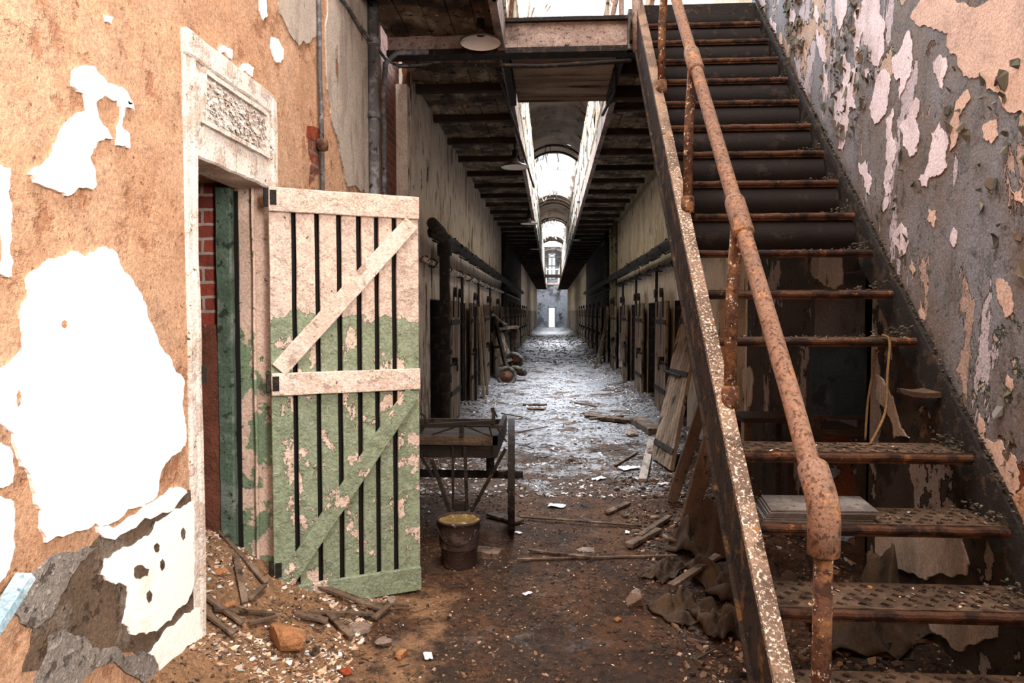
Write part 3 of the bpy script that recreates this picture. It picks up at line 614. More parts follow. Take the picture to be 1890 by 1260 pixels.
labL = {1: 'light brown cell door on the left wall, second beyond the black drop pipe', 2: 'cell door on the left wall just before the leaning wagon', 3: 'cell door on the left wall behind the leaning wagon'}
labR = {2: 'brown cell door on the right wall with a dark opening on its near side', 3: 'narrow-looking cell door on the right wall next to the hanging sack', 4: 'cell door on the right wall just before the two olive pipes'}
for k in range(1, 12):
    g = None if k in labL else 'dim cell doors far down the left wall'
    dup(p0, (WL+.06, LS[k], .06), labL.get(k, 'dim cell door far down the dark left wall of the corridor'), g)
for k in range(2, 13):
    g = None if k in labR else 'dim cell doors far down the right wall'
    dup(s0, (WR-.06, RS[k], .06), labR.get(k, 'dim cell door far down the dark right wall of the corridor'), g)
# leaning door on the right
t = thing('cell_door', 'wide planked door leaning against the right wall behind the stair stringer', 'door', (1.12, 6.4, .03))
b = B(); A = Vector((1.05, 6.9, .03)); C2 = Vector((1.14, 6.35, .03)); up = Vector((1.52, 7.85, 1.55))-A
wv = C2-A; n = wv.cross(up).normalized()
for k in range(8):
    a = A+wv*(k/8+.01); c = A+wv*((k+1)/8-.005)
    b.slab([a, c, c+up, a+up], n, .04)
obj('leaf', b, M['celldoor'], t)
for f in (.1, .55, .9):
    a = A+up*f+n*(.045 if n.x < 0 else -.01); obj('strap', B().bar(a, a+wv, .01, .05, up=up.normalized()), M['darkiron'], t)
obj('latch', B().tube([A+up*.55+wv*-.2+Vector((-.05, 0, 0)), A+up*.54+wv*.7+Vector((-.05, -.02, 0))], .014, 8), M['darkiron'], t)

# ------------------------------------------------------------------ galleries
def gallery(side, y0, y1, label):
    xa, xb = (WL, -.42) if side < 0 else (.64, WR)
    t = thing('gallery_walkway', label, 'walkway', (xa if side < 0 else xb, y0, GZ0))
    rr_ = random.Random(side+9)
    b = B(); y = y0; nb = 5
    while y < y1:
        y2 = min(y1, y+1.08)
        for k in range(nb):
            xk = xa+(xb-xa)*k/nb; b.box((xk+.004, y, GZ1-.05+rr_.uniform(-.006, .004)), (xa+(xb-xa)*(k+1)/nb-.004, y2-.01, GZ1))
        y = y2
    obj('soffit_boards', b, M['gallery'], t)
    b = B().box((xa, y0, GZ1), (xb, y1, GZ1+.03)); obj('deck', b, M['dark'], t)
    y = y0+.5; k = 0
    while y < y1 and k < 58:
        obj('joist', B().box((xa, y, GZ0+.07), (xb, y+.08, GZ1-.045)), M['joist'], t); y += 1.08; k += 1
    xe_ = xb if side < 0 else xa
    obj('edge_beam', B().box((xe_-.03, y0, GZ0), (xe_+.03, y1, GZ1+.05)), M['beam'], t)
    rx = xe_+(.02 if side < 0 else -.02)
    rail = B()
    for z in (GZ1+.12, GZ1+.55, GZ1+1.05): rail.tube([(rx, y0, z), (rx, y1, z)], .02, 8)
    y = y0+.5
    while y < min(y1, 40):
        rail.bar((rx, y, GZ1+.12), (rx, y+1.08, GZ1+1.0), .012, .02); rail.bar((rx, y, GZ1+1.0), (rx, y+1.08, GZ1+.12), .012, .02)
        rail.bar((rx, y+.54, GZ1+.12), (rx, y+.54, GZ1+1.0), .012, .02)
        y += 1.08
    r = obj('railing', rail, M['railwhite'], t)
    y = y0+.5; k = 0
    while y < y1 and k < 36:
        obj('post', B().tube([(rx, y, GZ0), (rx, y, GZ1+1.08)], .022, 8), M['railwhite'], r); y += 1.62; k += 1
    return t
gl = gallery(-1, 4.4, 68, 'left upper walkway with sooty boarded underside and iron railing')
gr_ = gallery(1, 7.3, 68, 'right upper walkway with sooty boarded underside and iron railing')
# landing bridge with painted beam
lb = thing('landing_bridge', 'boarded landing between the walkways at the stair head with painted cross beam', 'landing', (.1, 5.86, GZ0))
b = B().box((WL, 5.86, GZ0+.02), (.70, 5.96, GZ1+.04)); b.rough(.004, 20, 9); obj('cross_beam', b, M['beam'], lb)
obj('beam_lip', B().box((WL, 5.82, GZ0-.02), (.72, 5.97, GZ0+.025)), M['darkiron'], lb)
obj('beam_cap', B().box((WL, 5.82, GZ1+.04), (.72, 5.97, GZ1+.07)), M['darkiron'], lb)
b = B(); y = 5.98; i = 0
while y < 7.28:
    b.box((-.36, y, GZ0+.05+.01*(i % 2)), (.58, y+.155, GZ1)); y += .16; i += 1
obj('underside_boards', b, M['hatch'], lb)
for x in (-.40, .60): obj('side_rail', B().box((x-.03, 5.97, GZ0-.01), (x+.03, 7.32, GZ1)), M['darkiron'], lb)
b = B(); 
for k in range(5): b.box((.64+k*.196, 5.62, GZ1-.06), (.64+(k+1)*.196-.006, 7.3, GZ1-.01))
obj('underside_boards', b, M['gallery'], lb)
for y in (5.7, 6.5, 7.2): obj('joist', B().box((.64, y, GZ0+.02), (WR, y+.09, GZ1-.06)), M['joist'], lb)
obj('deck', B().box((-.42, 5.97, GZ1), (WR, 7.3, GZ1+.03)), M['dark'], lb)
obj('bracket_plate', B().box((.63, 5.78, GZ0-.02), (.74, 5.86, GZ1+.10)).lathe([(0, -.02), (.018, -.02), (.018, .01), (0, .01)], (.68, 5.78, GZ1+.03), 10, 'Y').lathe([(0, -.02), (.018, -.02), (.018, .01), (0, .01)], (.68, 5.78, GZ0+.04), 10, 'Y'), M['pipegrey'], lb)
# bent iron rods under the landing
for i, (a, lab) in enumerate((([(918, 128), (935, 185), (960, 260), (985, 345)], 'left'), ([(1135, 128), (1134, 170), (1112, 212)], 'right'))):
    X = -.47 if i == 0 else .66
    pts = [onZ(px, py, GZ0-.03) for px, py in a]
    obj('iron_rod', B().tube(pts, .018, 8), M['darkiron'], lb, True)
# upper railing seen above the beam
ur = thing('stair_head_railing', 'pale upright railing struts standing above the painted cross beam', 'railing', (.3, 5.95, GZ1+.07))
for a, c in (((925, 52), (905, -60)), ((932, 52), (928, -60)), ((940, 50), (952, -60))):
    obj('strut', B().tube([onY(*a, 5.95), onY(*c, 5.95)], .018, 8), M['rustwhite'], ur)
for a, c in (((1125, 55), (1150, -60)), ((1147, 54), (1147, -60)), ((1198, 36), (1215, -60))):
    obj('strut', B().tube([onY(*a, 5.95), onY(*c, 5.95)], .02, 8), M['beam'], ur)
# far footbridges
for k, Y in enumerate((43, 55)):
    t = thing('footbridge', ['nearer thin footbridge crossing between the far walkways', 'farther thin footbridge crossing between the far walkways'][k], 'footbridge', (.1, Y, GZ0))
    obj('deck', B().box((-.42, Y, GZ0+.05), (.64, Y+1.2, GZ1)), M['beam'], t)
    b = B()
    for z in (GZ1+.5, GZ1+1.05): b.box((-.42, Y, z), (.64, Y+.06, z+.06))
    obj('railing', b, M['whiteplaster'], t)
# broken wall paint strip along right gallery/wall joint
single('conduit', B().tube([(WR-.03, 7.4, 3.62), (WR-.03, 22, 3.62)], .02, 8), M['paintpipe'], 'long straight conduit in the corner of the right wall and walkway underside', 'pipe')

# ------------------------------------------------------------------ vault
CX, CZ, RV = .11, 6.5, 1.51
SKY = [(-1.5, 4.2), (9, 15.5), (28, 37.5), (48, 58), (62, 68)]
rr = random.Random(11); bm = bmesh.new(); NA = 28; ys = [-3+.5*i for i in range(147)]
grid = [[bm.verts.new((CX-RV*cos(pi*a/NA), y, CZ+RV*sin(pi*a/NA))) for a in range(NA+1)] for y in ys]
for j in range(len(ys)-1):
    yc = ys[j]+.25
    for a in range(NA):
        th = abs((a+.5)/NA*180-90); hole = False
        for (s0_, s1_) in SKY:
            lim = 36 if s0_ > 5 else 46
            if s0_-.3 < yc < s1_+.3 and th < lim+mnoise.noise(Vector((yc*.9, a, 2)))*9: hole = True
            elif s0_-2.2 < yc < s1_+2.2 and th < 60 and rr.random() < .12: hole = s0_ > 5
        if not hole: bm.faces.new((grid[j][a], grid[j][a+1], grid[j+1][a+1], grid[j+1][a]))
vt = obj('ceiling', bm, M['vault'], smooth=True, kind='structure')
m_ = vt.modifiers.new('solid', 'SOLIDIFY'); m_.thickness = .1; m_.offset = -1
# ribs and broken laths
n_ = 0
for (s0_, s1_) in SKY[1:4]:
    for y in (s0_-1.6, s0_-.5, s1_+.4, s1_+1.5, s1_+2.6):
        b = B(); a0 = 20+rr.random()*20; a1 = 140+rr.random()*25; st = 14
        for k in range(st):
            p = a0+(a1-a0)*k/st; q = a0+(a1-a0)*(k+1)/st
            b.bar((CX-(RV-.10)*cos(R(p)), y, CZ+(RV-.10)*sin(R(p))), (CX-(RV-.10)*cos(R(q)), y, CZ+(RV-.10)*sin(R(q))), .16, .10, up=(-cos(R((p+q)/2)), 0, sin(R((p+q)/2))), ext=.01)
        n_ += 1; obj('trim_%d' % (10+n_), b, M['joist'], kind='structure')
lath = B()
for (s0_, s1_) in SKY[1:4]:
    for k in range(90):
        y = rr.choice([s0_, s1_])+rr.uniform(-1.6, 1.6); a = R(rr.uniform(45, 100)); L = rr.uniform(.2, .8)
        c = Vector((CX-(RV-.07)*cos(a), y, CZ+(RV-.07)*sin(a)))
        lath.bar(c, c+Vector((rr.uniform(-.12, .12), rr.uniform(-L, L), rr.uniform(-.3, .02))), .035, .008)
tag(obj('broken_laths', lath, M['palewood']), 'broken laths hanging from the vault around the skylights', 'laths', kind='stuff')
b = B()
for (s0_, s1_) in SKY:
    for x in (CX-.95, CX+.90): b.box((x, s0_-.3, 7.9), (x+.06, s1_+.3, 8.0))
    y = s0_
    while y <= s1_: b.box((CX-.95, y, 7.95), (CX+.95, y+.05, 8.0)); y += 3.2
obj('window_3', b, M['glassframe'], kind='structure')
# the dark middle stretch is shade painted into wall and floor colours
# ------------------------------------------------------------------ stairs
S0Y, S0Z, ST = 2.20, .55, .2095
st = thing('iron_staircase', 'steep rusty iron staircase with perforated treads climbing along the right wall', 'staircase', (1.15, 1.7, 0))
SX0, SX1 = .715, 1.60
def slope_pt(y, off=0): return S0Z+(y-S0Y)+off
ya, yb = 1.60, 5.62
def stringer(x0, x1, top, bot, m, name, y0=ya, y1=yb, amp=.004):
    b = B(); n = 60; rows = []
    for i in range(n+1):
        y = y0+(y1-y0)*i/n; z = slope_pt(y)
        rows.append([b.bm.verts.new(p) for p in ((x0, y, z+bot), (x1, y, z+bot), (x1, y, z+top), (x0, y, z+top))])
    for A_, C_ in zip(rows, rows[1:]):
        for k in range(4): b.bm.faces.new((A_[k], A_[(k+1) % 4], C_[(k+1) % 4], C_[k]))
    b.bm.faces.new(rows[0]); b.bm.faces.new(rows[-1][::-1]); b.rough(amp, 0, 14)
    return obj(name, b, m, st)
stringer(.664, .680, .03, -.30, M['stringerweb'], 'stringer_web', amp=.003)
stringer(.662, .722, .045, .015, M['stringertop'], 'stringer_flange', amp=.002)
stringer(.650, .715, -.28, -.30, M['stringerweb'], 'stringer_flange', amp=.003)
stringer(1.585, 1.612, .04, -.22, M['darkiron'], 'wall_stringer', amp=.008)
# treads
def tread_bm(Y, Z, holes=True):
    b = B(); W = SX1-.03-SX0; D = .235; nx, ny = (24, 5) if holes else (1, 1)
    if holes:
        cx, cy = W/nx, (D-.045)/ny
        for j in range(ny):
            for i in range(nx):
                x = SX0+i*cx; y = Y+.035+j*cy
                c = [b.bm.verts.new((x, y, Z)), b.bm.verts.new((x+cx, y, Z)), b.bm.verts.new((x+cx, y+cy, Z)), b.bm.verts.new((x, y+cy, Z))]
                if (i+j) % 2 == 0 and 0 < i < nx-1:
                    d = [b.bm.verts.new((x+cx/2, y+cy*.06, Z)), b.bm.verts.new((x+cx*.95, y+cy/2, Z)), b.bm.verts.new((x+cx/2, y+cy*.94, Z)), b.bm.verts.new((x+cx*.05, y+cy/2, Z))]
                    for k in range(4):
                        b.bm.faces.new((c[k], c[(k+1) % 4], d[k])); b.bm.faces.new((c[(k+1) % 4], d[(k+1) % 4], d[k]))
                else: b.bm.faces.new(c)
        b.quad((SX0, Y, Z), (SX1-.03, Y, Z), (SX1-.03, Y+.035, Z), (SX0, Y+.035, Z)); b.quad((SX0, Y+D-.01, Z), (SX1-.03, Y+D-.01, Z), (SX1-.03, Y+D, Z), (SX0, Y+D, Z))
        bmesh.ops.remove_doubles(b.bm, verts=b.bm.verts, dist=.0005)
    else: b.box((SX0, Y, Z-.008), (SX1-.03, Y+D, Z))
    return b
for n in range(-2, 16):
    if n == 3: continue
    Y, Z = S0Y+n*ST, S0Z+n*ST
    tr = obj('tread', tread_bm(Y, Z, n <= 5), M['tread'], st)
    if n <= 5: md = tr.modifiers.new('solid', 'SOLIDIFY'); md.thickness = .008; md.offset = -1
    b = B()
    rr2 = random.Random(n)
    b.tube([(SX0+(SX1-.03-SX0)*k/24, Y, Z-.012+rr2.uniform(-.002, .002)) for k in range(25)], .0155, 10)
    b.box((SX0, Y-.004, Z-.035), (SX1-.03, Y+.006, Z-.008))
    obj('nosing', b, M['nosing'], tr)
    if n >= 6:
        b = B(); K = 10; prev = None
        for k in range(K+1):
            f = k/K; y = Y+.235-.05*sin(pi*f); z = Z+f*(ST-.02)
            cur = [b.bm.verts.new((SX0, y, z)), b.bm.verts.new((SX1-.03, y, z))]
            if prev: b.bm.faces.new((prev[0], prev[1], cur[1], cur[0]))
            prev = cur
        obj('riser', b, M['riser'], tr, True)
b = B(); Y, Z = S0Y+3*ST, S0Z+3*ST
b.box((1.47, Y+.02, Z-.02), (1.58, Y+.16, Z)); b.rough(.012, 5, 9); obj('broken_tread', b, M['tread'], st, label='broken stub of a missing tread at the wall side')
obj('nosing', B().box((SX0, S0Y+16*ST-.01, S0Z+16*ST-.12), (SX1, S0Y+16*ST+.03, S0Z+16*ST+.02)), M['darkiron'], st)
# handrail
HX = .735
def hz(y): return 1.874+(y-2.74)*1.03
posts = [(1.86, 'rustwhite'), (2.76, 'rustwhite'), (3.66, 'rustwhite'), (4.56, 'rustwhite')]
pts = [(HX, 1.86, .90)]
for k in range(7):
    a = k/6*R(46); pts.append((HX, 1.86+.10*(1-cos(a)), .905+.10*sin(a)))
pts += [(HX, y, hz(y)) for y in (2.1, 2.5, 2.9, 3.4, 4.0, 4.6, 5.2, 5.6)]
hr = obj('handrail', B().tube(pts, .030, 18), M['rustpipe'], st, True)
def collar(p, q, r): return obj('collar', B().tube([Vector(p), Vector(p).lerp(Vector(q), .06), Vector(p).lerp(Vector(q), .94), Vector(q)], [r*.93, r, r, r*.93], 18), M['rustpipe'], hr, True)
ep = []
for k in range(9):
    a = k/8*R(46); ep.append((HX, 1.86+.12*(1-cos(a)), .93+.12*sin(a)))
obj('elbow', B().tube([(HX, 1.86, .845), (HX, 1.86, .85)]+[(HX, 1.86, .92)]+ep[1:]+[(HX, ep[-1][1]+.05, ep[-1][2]+.05), (HX, ep[-1][1]+.056, ep[-1][2]+.056)], [.034, .042]+[.042]*(len(ep)+1)+[.036], 20), M['rustpipe'], hr, True)
for y in (2.74, 3.64, 4.55): collar((HX, y-.075, hz(y-.075)), (HX, y+.075, hz(y+.075)), .040)
for y, m_k in posts:
    z0 = slope_pt(y)+.03; z1 = hz(y) if y > 2 else .93
    po = obj('post', B().tube([(HX-.02 if y > 2 else HX, y, z0-.05), (HX-.02 if y > 2 else HX, y, (z0+z1)/2), (HX, y, z1-.01)], .025, 16), M[m_k], st, True)
    obj('base_socket', B().tube([(HX-.02, y, z0-.02), (HX-.02, y, z0+.0), (HX-.02, y, z0+.06), (HX-.02, y, z0+.07)], [.036, .036, .034, .028], 16), M['rustwhite'], po, True)
po = obj('post', B().tube([onY(1176, 95, 5.5), onY(1174, -60, 5.5)], .035, 14), M['beam'], st, True)
# the flat stack of sheets on a tread
B1Y, B1Z = S0Y+ST, S0Z+ST
a = onZ(1410, 950, B1Z); c = onZ(1650, 940, B1Z)
for k in range(6):
    z = B1Z+.002+k*.0075; dx = -.012*k*0; r_ = random.Random(k)
    x0 = .745+k*.006+r_.uniform(0, .006); y0 = B1Y+.02+r_.uniform(0, .01)
    b = B().box((x0, y0, z), (x0+.385-.003*k, y0+.20, z+.005)); 
    for v in b.bm.verts: v.co.x += (v.co.y-y0)*.12
    single('slate_sheet', b, M['slate'], 'topmost thin grey sheet of the stack on the stair tread' if k == 5 else 'thin grey sheet inside the stack on the stair tread', 'sheet', 'stacked grey sheets on the stair tread')
# crumbs on stairs (stuff) + strips of crust against the wall
rr = random.Random(21); cr = B()
def chip(b, c, s, flat=.35, rr_=rr):
    a = rr_.uniform(0, 6.3); k = rr_.choice((3, 4, 4, 5)); tl = Vector((rr_.uniform(-.5, .5), rr_.uniform(-.5, .5), 1)).normalized()
    u = tl.cross(Vector((cos(a), sin(a), 0))).normalized(); w = tl.cross(u)
    top = [b.bm.verts.new(c+(u*cos(2*pi*i/k)+w*sin(2*pi*i/k)*.7)*s*rr_.uniform(.6, 1.1)+tl*s*flat) for i in range(k)]
    bot = [b.bm.verts.new(v.co-tl*s*flat*1.4) for v in top]
    b.bm.faces.new(top)
    for i in range(k): b.bm.faces.new((top[i], bot[i], bot[(i+1) % k], top[(i+1) % k]))
for n in range(-1, 16):
    if n == 3: continue
    Y, Z = S0Y+n*ST, S0Z+n*ST
    for k in range(110):
        f = rr.random()**3.2; x = 1.56-f*.75
        pile = max(0, .05*(1-f*4))
        chip(cr, Vector((x, Y+rr.uniform(.01, .2), Z+.003+rr.random()*pile)), rr.uniform(.003, .012))
tag(obj('stair_crumbs', cr, M['crust']), 'flakes and crumbs of rust and plaster heaped on the wall side of the treads', 'debris', kind='stuff')
cr = B()
for n in range(-1, 12):
    if n == 3: continue
    Y, Z = S0Y+n*ST, S0Z+n*ST
    for k in range(9 if n > 0 else 22):
        x = 1.56-rr.random()**1.6*.8; chip(cr, Vector((x, Y+rr.uniform(.01, .2), Z+.004)), rr.uniform(.003, .012), .15)
tag(obj('stair_plaster_chips', cr, M['chips_pale']), 'pale plaster chips strewn over the stair treads', 'debris', kind='stuff')
cr = B()
for k in range(1500):
    y = rr.uniform(1.7, 5.6); z = slope_pt(y)+rr.gauss(.03, .022); chip(cr, Vector((1.605-rr.random()*.012, y, z)), rr.uniform(.004, .012))
tag(obj('wall_edge_crust', cr, M['crust']), 'crumbling crust along the joint of the staircase and right wall', 'debris', kind='stuff')
# peeling flakes on right wall
wr0 = [o for o in bpy.data.objects if o.name == 'wall_right'][0]
fl = B()
for k in range(1500):
    y = rr.uniform(1.6, 5.4); z = rr.uniform(max(.9, slope_pt(y)+.1), 4.2)
    if mnoise.noise(Vector((y*2.2, z*1.6, 4))) < .12: continue
    s = .008+.03*rr.random()**2; a = rr.uniform(0, 6.3); K = 7; tip = rr.randrange(K)
    pv = []
    for i in range(K):
        rad = s*rr.uniform(.6, 1.1); yy = y+rad*cos(a+i*2*pi/K)*.7; zz = z+rad*sin(a+i*2*pi/K)*1.2
        pv.append(Vector((WR-.003-(rr.uniform(.008, .022) if i in (tip, (tip+1) % K) else 0), yy, zz)))
    fl.slab(pv, (-1, 0, 0), .002)
obj('paint_flakes', fl, M['flakes'], wr0, kind='stuff')

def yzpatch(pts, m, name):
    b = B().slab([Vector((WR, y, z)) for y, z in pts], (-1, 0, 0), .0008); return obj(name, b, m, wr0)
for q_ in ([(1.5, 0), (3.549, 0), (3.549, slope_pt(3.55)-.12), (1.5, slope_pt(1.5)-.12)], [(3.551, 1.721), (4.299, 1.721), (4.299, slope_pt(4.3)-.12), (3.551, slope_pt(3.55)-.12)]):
    yzpatch(q_, M['underwall'], 'stair_shade_patch')  # dark sheet below the stair slope, standing in for the stairs' shade
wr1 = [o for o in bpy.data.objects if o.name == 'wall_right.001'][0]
b = B().slab([Vector((WR, y, z)) for y, z in [(4.301, 0), (5.74, 0), (5.74, 3.8), (4.301, slope_pt(4.3)-.12)]], (-1, 0, 0), .0008); obj('stair_shade_patch', b, M['underwall'], wr1)
# lower right: exposed orange corner and white plaster under stairs
for i, (p_, m_k) in enumerate([
    ([(1620,985),(1640,975),(1720,975),(1775,985),(1790,1040),(1785,1062),(1745,1058),(1700,1066),(1630,1066),(1618,1020)], 'greyplaster'),
    ([(1700,1135),(1840,1135),(1842,1175),(1800,1190),(1760,1195),(1735,1170),(1705,1160)], 'greyplaster'),
    ([(1619,690),(1632,700),(1650,735),(1664,790),(1680,808),(1652,808),(1645,770),(1620,735)], 'greyplaster'),
    ([(1505,460),(1525,430),(1545,440),(1555,480),(1557,525),(1530,530),(1515,520),(1498,500)], 'greyplaster'),
    ([(1372,680),(1385,675),(1392,700),(1385,750),(1376,745)], 'greyplaster')]):
    wallpatch('plaster_patch', [(a_, c_) for a_, c_ in p_], WR-.001, .008, M[m_k], 90+i, side=-1, parent=wr0)
wallpatch('bare_plaster_patch', [(1812,875),(1830,885),(1850,900),(1868,915),(1885,905),(1900,880),(1900,1060),(1880,1030),(1850,985),(1825,930)], WR-.001, .004, M['orange'], 97, side=-1, parent=wr0)

U = lambda L: [(x/2+1140, y/2) for x, y in L]
wallpatch('cream_patch', U([(1080,60),(1100,30),(1140,-20),(1530,-20),(1530,430),(1440,412),(1410,340),(1340,280),(1300,290),(1250,200),(1215,170),(1220,120),(1150,100)]), WR-.0005, .002, M['cream'], 200, side=-1, it=4, parent=wr0)
RP = [[(870,60),(900,10),(930,-20),(960,-20),(975,60),(985,150),(960,250),(940,230),(925,180),(905,120),(885,190),(870,150)],
 [(800,350),(830,320),(825,200),(850,230),(880,260),(870,330),(880,400),(850,430),(830,560),(815,550),(820,470),(800,410)],
 [(990,440),(1003,430),(1015,400),(1022,520),(1013,620),(1003,740),(985,780),(975,770),(985,640),(992,560)],
 [(940,370),(975,260),(1000,270),(1005,330),(990,420),(950,460),(930,400)], [(1015,210),(1040,190),(1075,110),(1090,220),(1080,280),(1040,370),(1045,290),(1015,240)],
 [(1040,470),(1065,440),(1080,400),(1100,360),(1115,380),(1100,440),(1105,560),(1080,580),(1060,540)], [(1160,490),(1190,450),(1220,500),(1215,620),(1190,645),(1150,650),(1140,690),(1110,660),(1150,600)],
 [(735,110),(760,130),(770,230),(745,200)], [(1165,230),(1195,205),(1218,250),(1200,330),(1180,290)], [(560,70),(585,90),(580,200),(560,190)], [(805,-10),(850,-10),(840,60),(820,110)],
 [(1050,820),(1070,870),(1065,930),(1040,940),(1015,890)], [(1240,840),(1255,850),(1245,910),(1232,900)], [(1350,460),(1400,440),(1405,500),(1380,530),(1350,510)], [(1225,560),(1245,400),(1290,330),(1300,370),(1260,430),(1250,530)],
 [(1150,770),(1175,780),(1170,840),(1145,810)], [(730,20),(745,60),(740,100),(725,60)], [(640,30),(660,50),(650,110),(635,80)], [(890,600),(915,590),(935,650),(930,720),(912,690)], [(910,260),(925,250),(930,310),(915,290)],
 [(760,240),(780,300),(770,380),(758,320)], [(1450,700),(1500,690),(1500,760),(1470,740)], [(1400,1030),(1440,1040),(1460,1140),(1430,1170),(1410,1110)], [(1120,1110),(1135,1180),(1125,1230),(1110,1160)], [(540,130),(552,150),(550,180),(538,160)],
 [(600,120),(612,180),(606,220),(596,160)], [(690,150),(700,200),(694,240),(686,190)], [(1085,960),(1100,1000),(1090,1030),(1078,990)],
 [(1335,1525),(1350,1550),(1355,1620),(1420,1630),(1480,1760),(1470,1830),(1410,1840),(1390,1800),(1345,1760),(1300,1640),(1340,1620)], [(1250,1560),(1270,1580),(1280,1610),(1255,1600)], [(1440,1380),(1460,1400),(1450,1450),(1432,1420)]]
for i, p_ in enumerate(RP): wallpatch('bare_undercoat_patch', U(p_), WR-.001, .002, M['lavender'] if i < 13 or i in (16, 17, 18, 19, 20) else M['cream'], 210+i, side=-1, it=4, amp=.22, parent=wr0)

# ------------------------------------------------------------------ under the stairs
# dark blue panelled chair-like frame in doorway
t = thing('panel_chair', 'dark blue backed chair standing in the shadow behind the stairs', 'chair', (1.66, 3.8, .62))
a = onY(1500, 640, 3.75); c = onY(1598, 770, 3.75); d = onY(1598, 805, 3.75)
obj('backrest', B().box((a.x, 3.75, c.z), (c.x, 3.79, a.z)), M['bluedark'], t)
for x in (a.x+.01, c.x-.03): obj('leg', B().box((x, 3.74, .0), (x+.035, 3.78, c.z+.01)), M['joist'], t)
obj('rail', B().box((a.x, 3.735, c.z-.012), (c.x, 3.75, c.z+.008)), M['joist'], t)
obj('rail', B().box((a.x, 3.735, d.z), (c.x, 3.75, d.z+.035)), M['joist'], t)
obj('seat', B().box((a.x, 3.77, d.z+.0), (c.x, 4.1, d.z+.03)), M['joist'], t)
cb = [onY(1600, 560, 2.7), onY(1640, 620, 2.72), onY(1640, 670, 2.75), onY(1635, 760, 2.77), onY(1608, 815, 2.72)]
cb[0] = Vector((1.5, 3.1, 1.40))
def smoothpts(P, n=6):
    out = []
    for i in range(len(P)-1):
        p0_ = P[max(i-1, 0)]; p1 = P[i]; p2 = P[i+1]; p3 = P[min(i+2, len(P)-1)]
        for k in range(n):
            t_ = k/n; out.append(.5*((2*p1)+(p2-p0_)*t_+(2*p0_-5*p1+4*p2-p3)*t_*t_+(3*p1-p0_-3*p2+p3)*t_**3))
    out.append(P[-1]); return out
cb = [onY(1628, 618, 3.03), onY(1642, 630, 3.0), onY(1638, 690, 2.95), onY(1634, 760, 2.9), onY(1606, 820, 2.8)]
single('rope', B().tube(smoothpts(cb), .0055, 8), M['rope'], 'loop of old cord hanging down from a stair tread', 'rope', smooth=True)
cb = [onY(1616, 645, 3.1), onY(1612, 680, 3.1), onY(1602, 740, 3.08), onY(1597, 812, 3.05)]
single('rope', B().tube(smoothpts(cb), .005, 8), M['rope'], 'straighter old cord hanging behind the looped cord', 'rope', smooth=True)
# small wooden stool shape in gloom
t = thing('wooden_stool', 'dark wooden stool in the gloom under the stairs left of the blue backed chair', 'stool', (1.25, 4.4, .1))
p = onY(1425, 765, 4.4)
obj('seat', B().box((p.x-.22, 4.25, p.z-.03), (p.x+.10, 4.55, p.z)), M['joist'], t)
for dx, dy in ((-.2, 4.27), (.06, 4.27), (-.2, 4.5), (.06, 4.5)): obj('leg', B().box((p.x+dx, dy, .08), (p.x+dx+.035, dy+.035, p.z-.02)), M['joist'], t)

# leaning planks
def plankpq(name, p, q, w, t, m, label, cat='plank', up=(0, -1, 0), group=None):
    b = B().bar(p, q, w, t, up=up); bmesh.ops.bevel(b.bm, geom=b.bm.edges[:], offset=min(w, t)*.12, segments=1, affect='EDGES')
    bmesh.ops.subdivide_edges(b.bm, edges=[e for e in b.bm.edges if e.calc_length() > .15], cuts=8, use_grid_fill=True); b.rough(.003, 0, 8)
    return single(name, b, m, label, cat, group)
g = G(1240, 928); plankpq('plank', g+Vector((0, 0, .02)), onY(1302, 735, g.y+.15), .085, .035, M['plank'], 'grey plank leaning under the stairs, left one of the two')
g = G(1262, 998); plankpq('plank', g+Vector((0, 0, .02)), onY(1318, 790, g.y-.1), .10, .04, M['plank'], 'darker broad plank leaning against the stair stringer, right one of the two')
def floorplank(a, c, w, t, m, label, name='plank', cat='plank', lift=.02, lift2=None, group=None):
    p = G(*a); q = G(*c); p.z += lift; q.z += lift2 if lift2 is not None else lift
    return plankpq(name, p, q, w, t, m, label, cat, up=(0, 0, 1), group=group)
floorplank((1186, 890), (1203, 812), .075, .03, M['palewood'], 'pale straight plank lying on the dust beside the leaning planked door')
floorplank((975, 1020), (1090, 1034), .03, .012, M['stick'], 'short flat lath on the dirt below the cart wheel', 'lath', 'lath')
floorplank((955, 1038), (1250, 1031), .018, .012, M['plank'], 'long thin lath lying across the dirt floor', 'lath', 'lath')
floorplank((960, 958), (1185, 975), .03, .012, M['stick'], 'long dark lath lying behind the cart wheel', 'lath', 'lath')
floorplank((905, 952), (960, 968), .09, .02, M['stick'], 'dark board end lying beside the cart wheel', 'board', 'board')
floorplank((1085, 770), (1170, 780), .16, .05, M['stick'], 'dark splintered board lying on the bright dust near the right wall', 'board', 'board')
floorplank((1175, 777), (1212, 800), .2, .09, M['plank'], 'squared timber block on the dust by the right wall', 'timber', 'timber')
floorplank((1088, 780), (1150, 774), .05, .03, M['stick'], 'narrow splinter lying against the dark splintered board', 'lath', 'lath', lift=.05)
floorplank((965, 748), (1010, 748), .10, .02, M['stick'], 'dark stick lying in the middle of the bright dust', 'stick', 'stick')
floorplank((975, 755), (1005, 757), .12, .02, M['stick'], 'shorter dark stick just in front of the middle stick', 'stick', 'stick')
floorplank((1135, 862), (1175, 838), .03, .015, M['stick'], 'thin stick slanting left of the pale plank', 'stick', 'stick')
floorplank((925, 765), (965, 772), .02, .015, M['stick'], 'thin twig lying beyond the cart lever', 'stick', 'stick')
floorplank((930, 805), (1010, 790), .02, .012, M['stick'], 'thin twig lying on the dust beyond the cart wheel', 'stick', 'stick')
floorplank((1120, 950), (1160, 932), .05, .02, M['stick'], 'dark broken lath in the dirt left of the leaning planks', 'lath', 'lath')
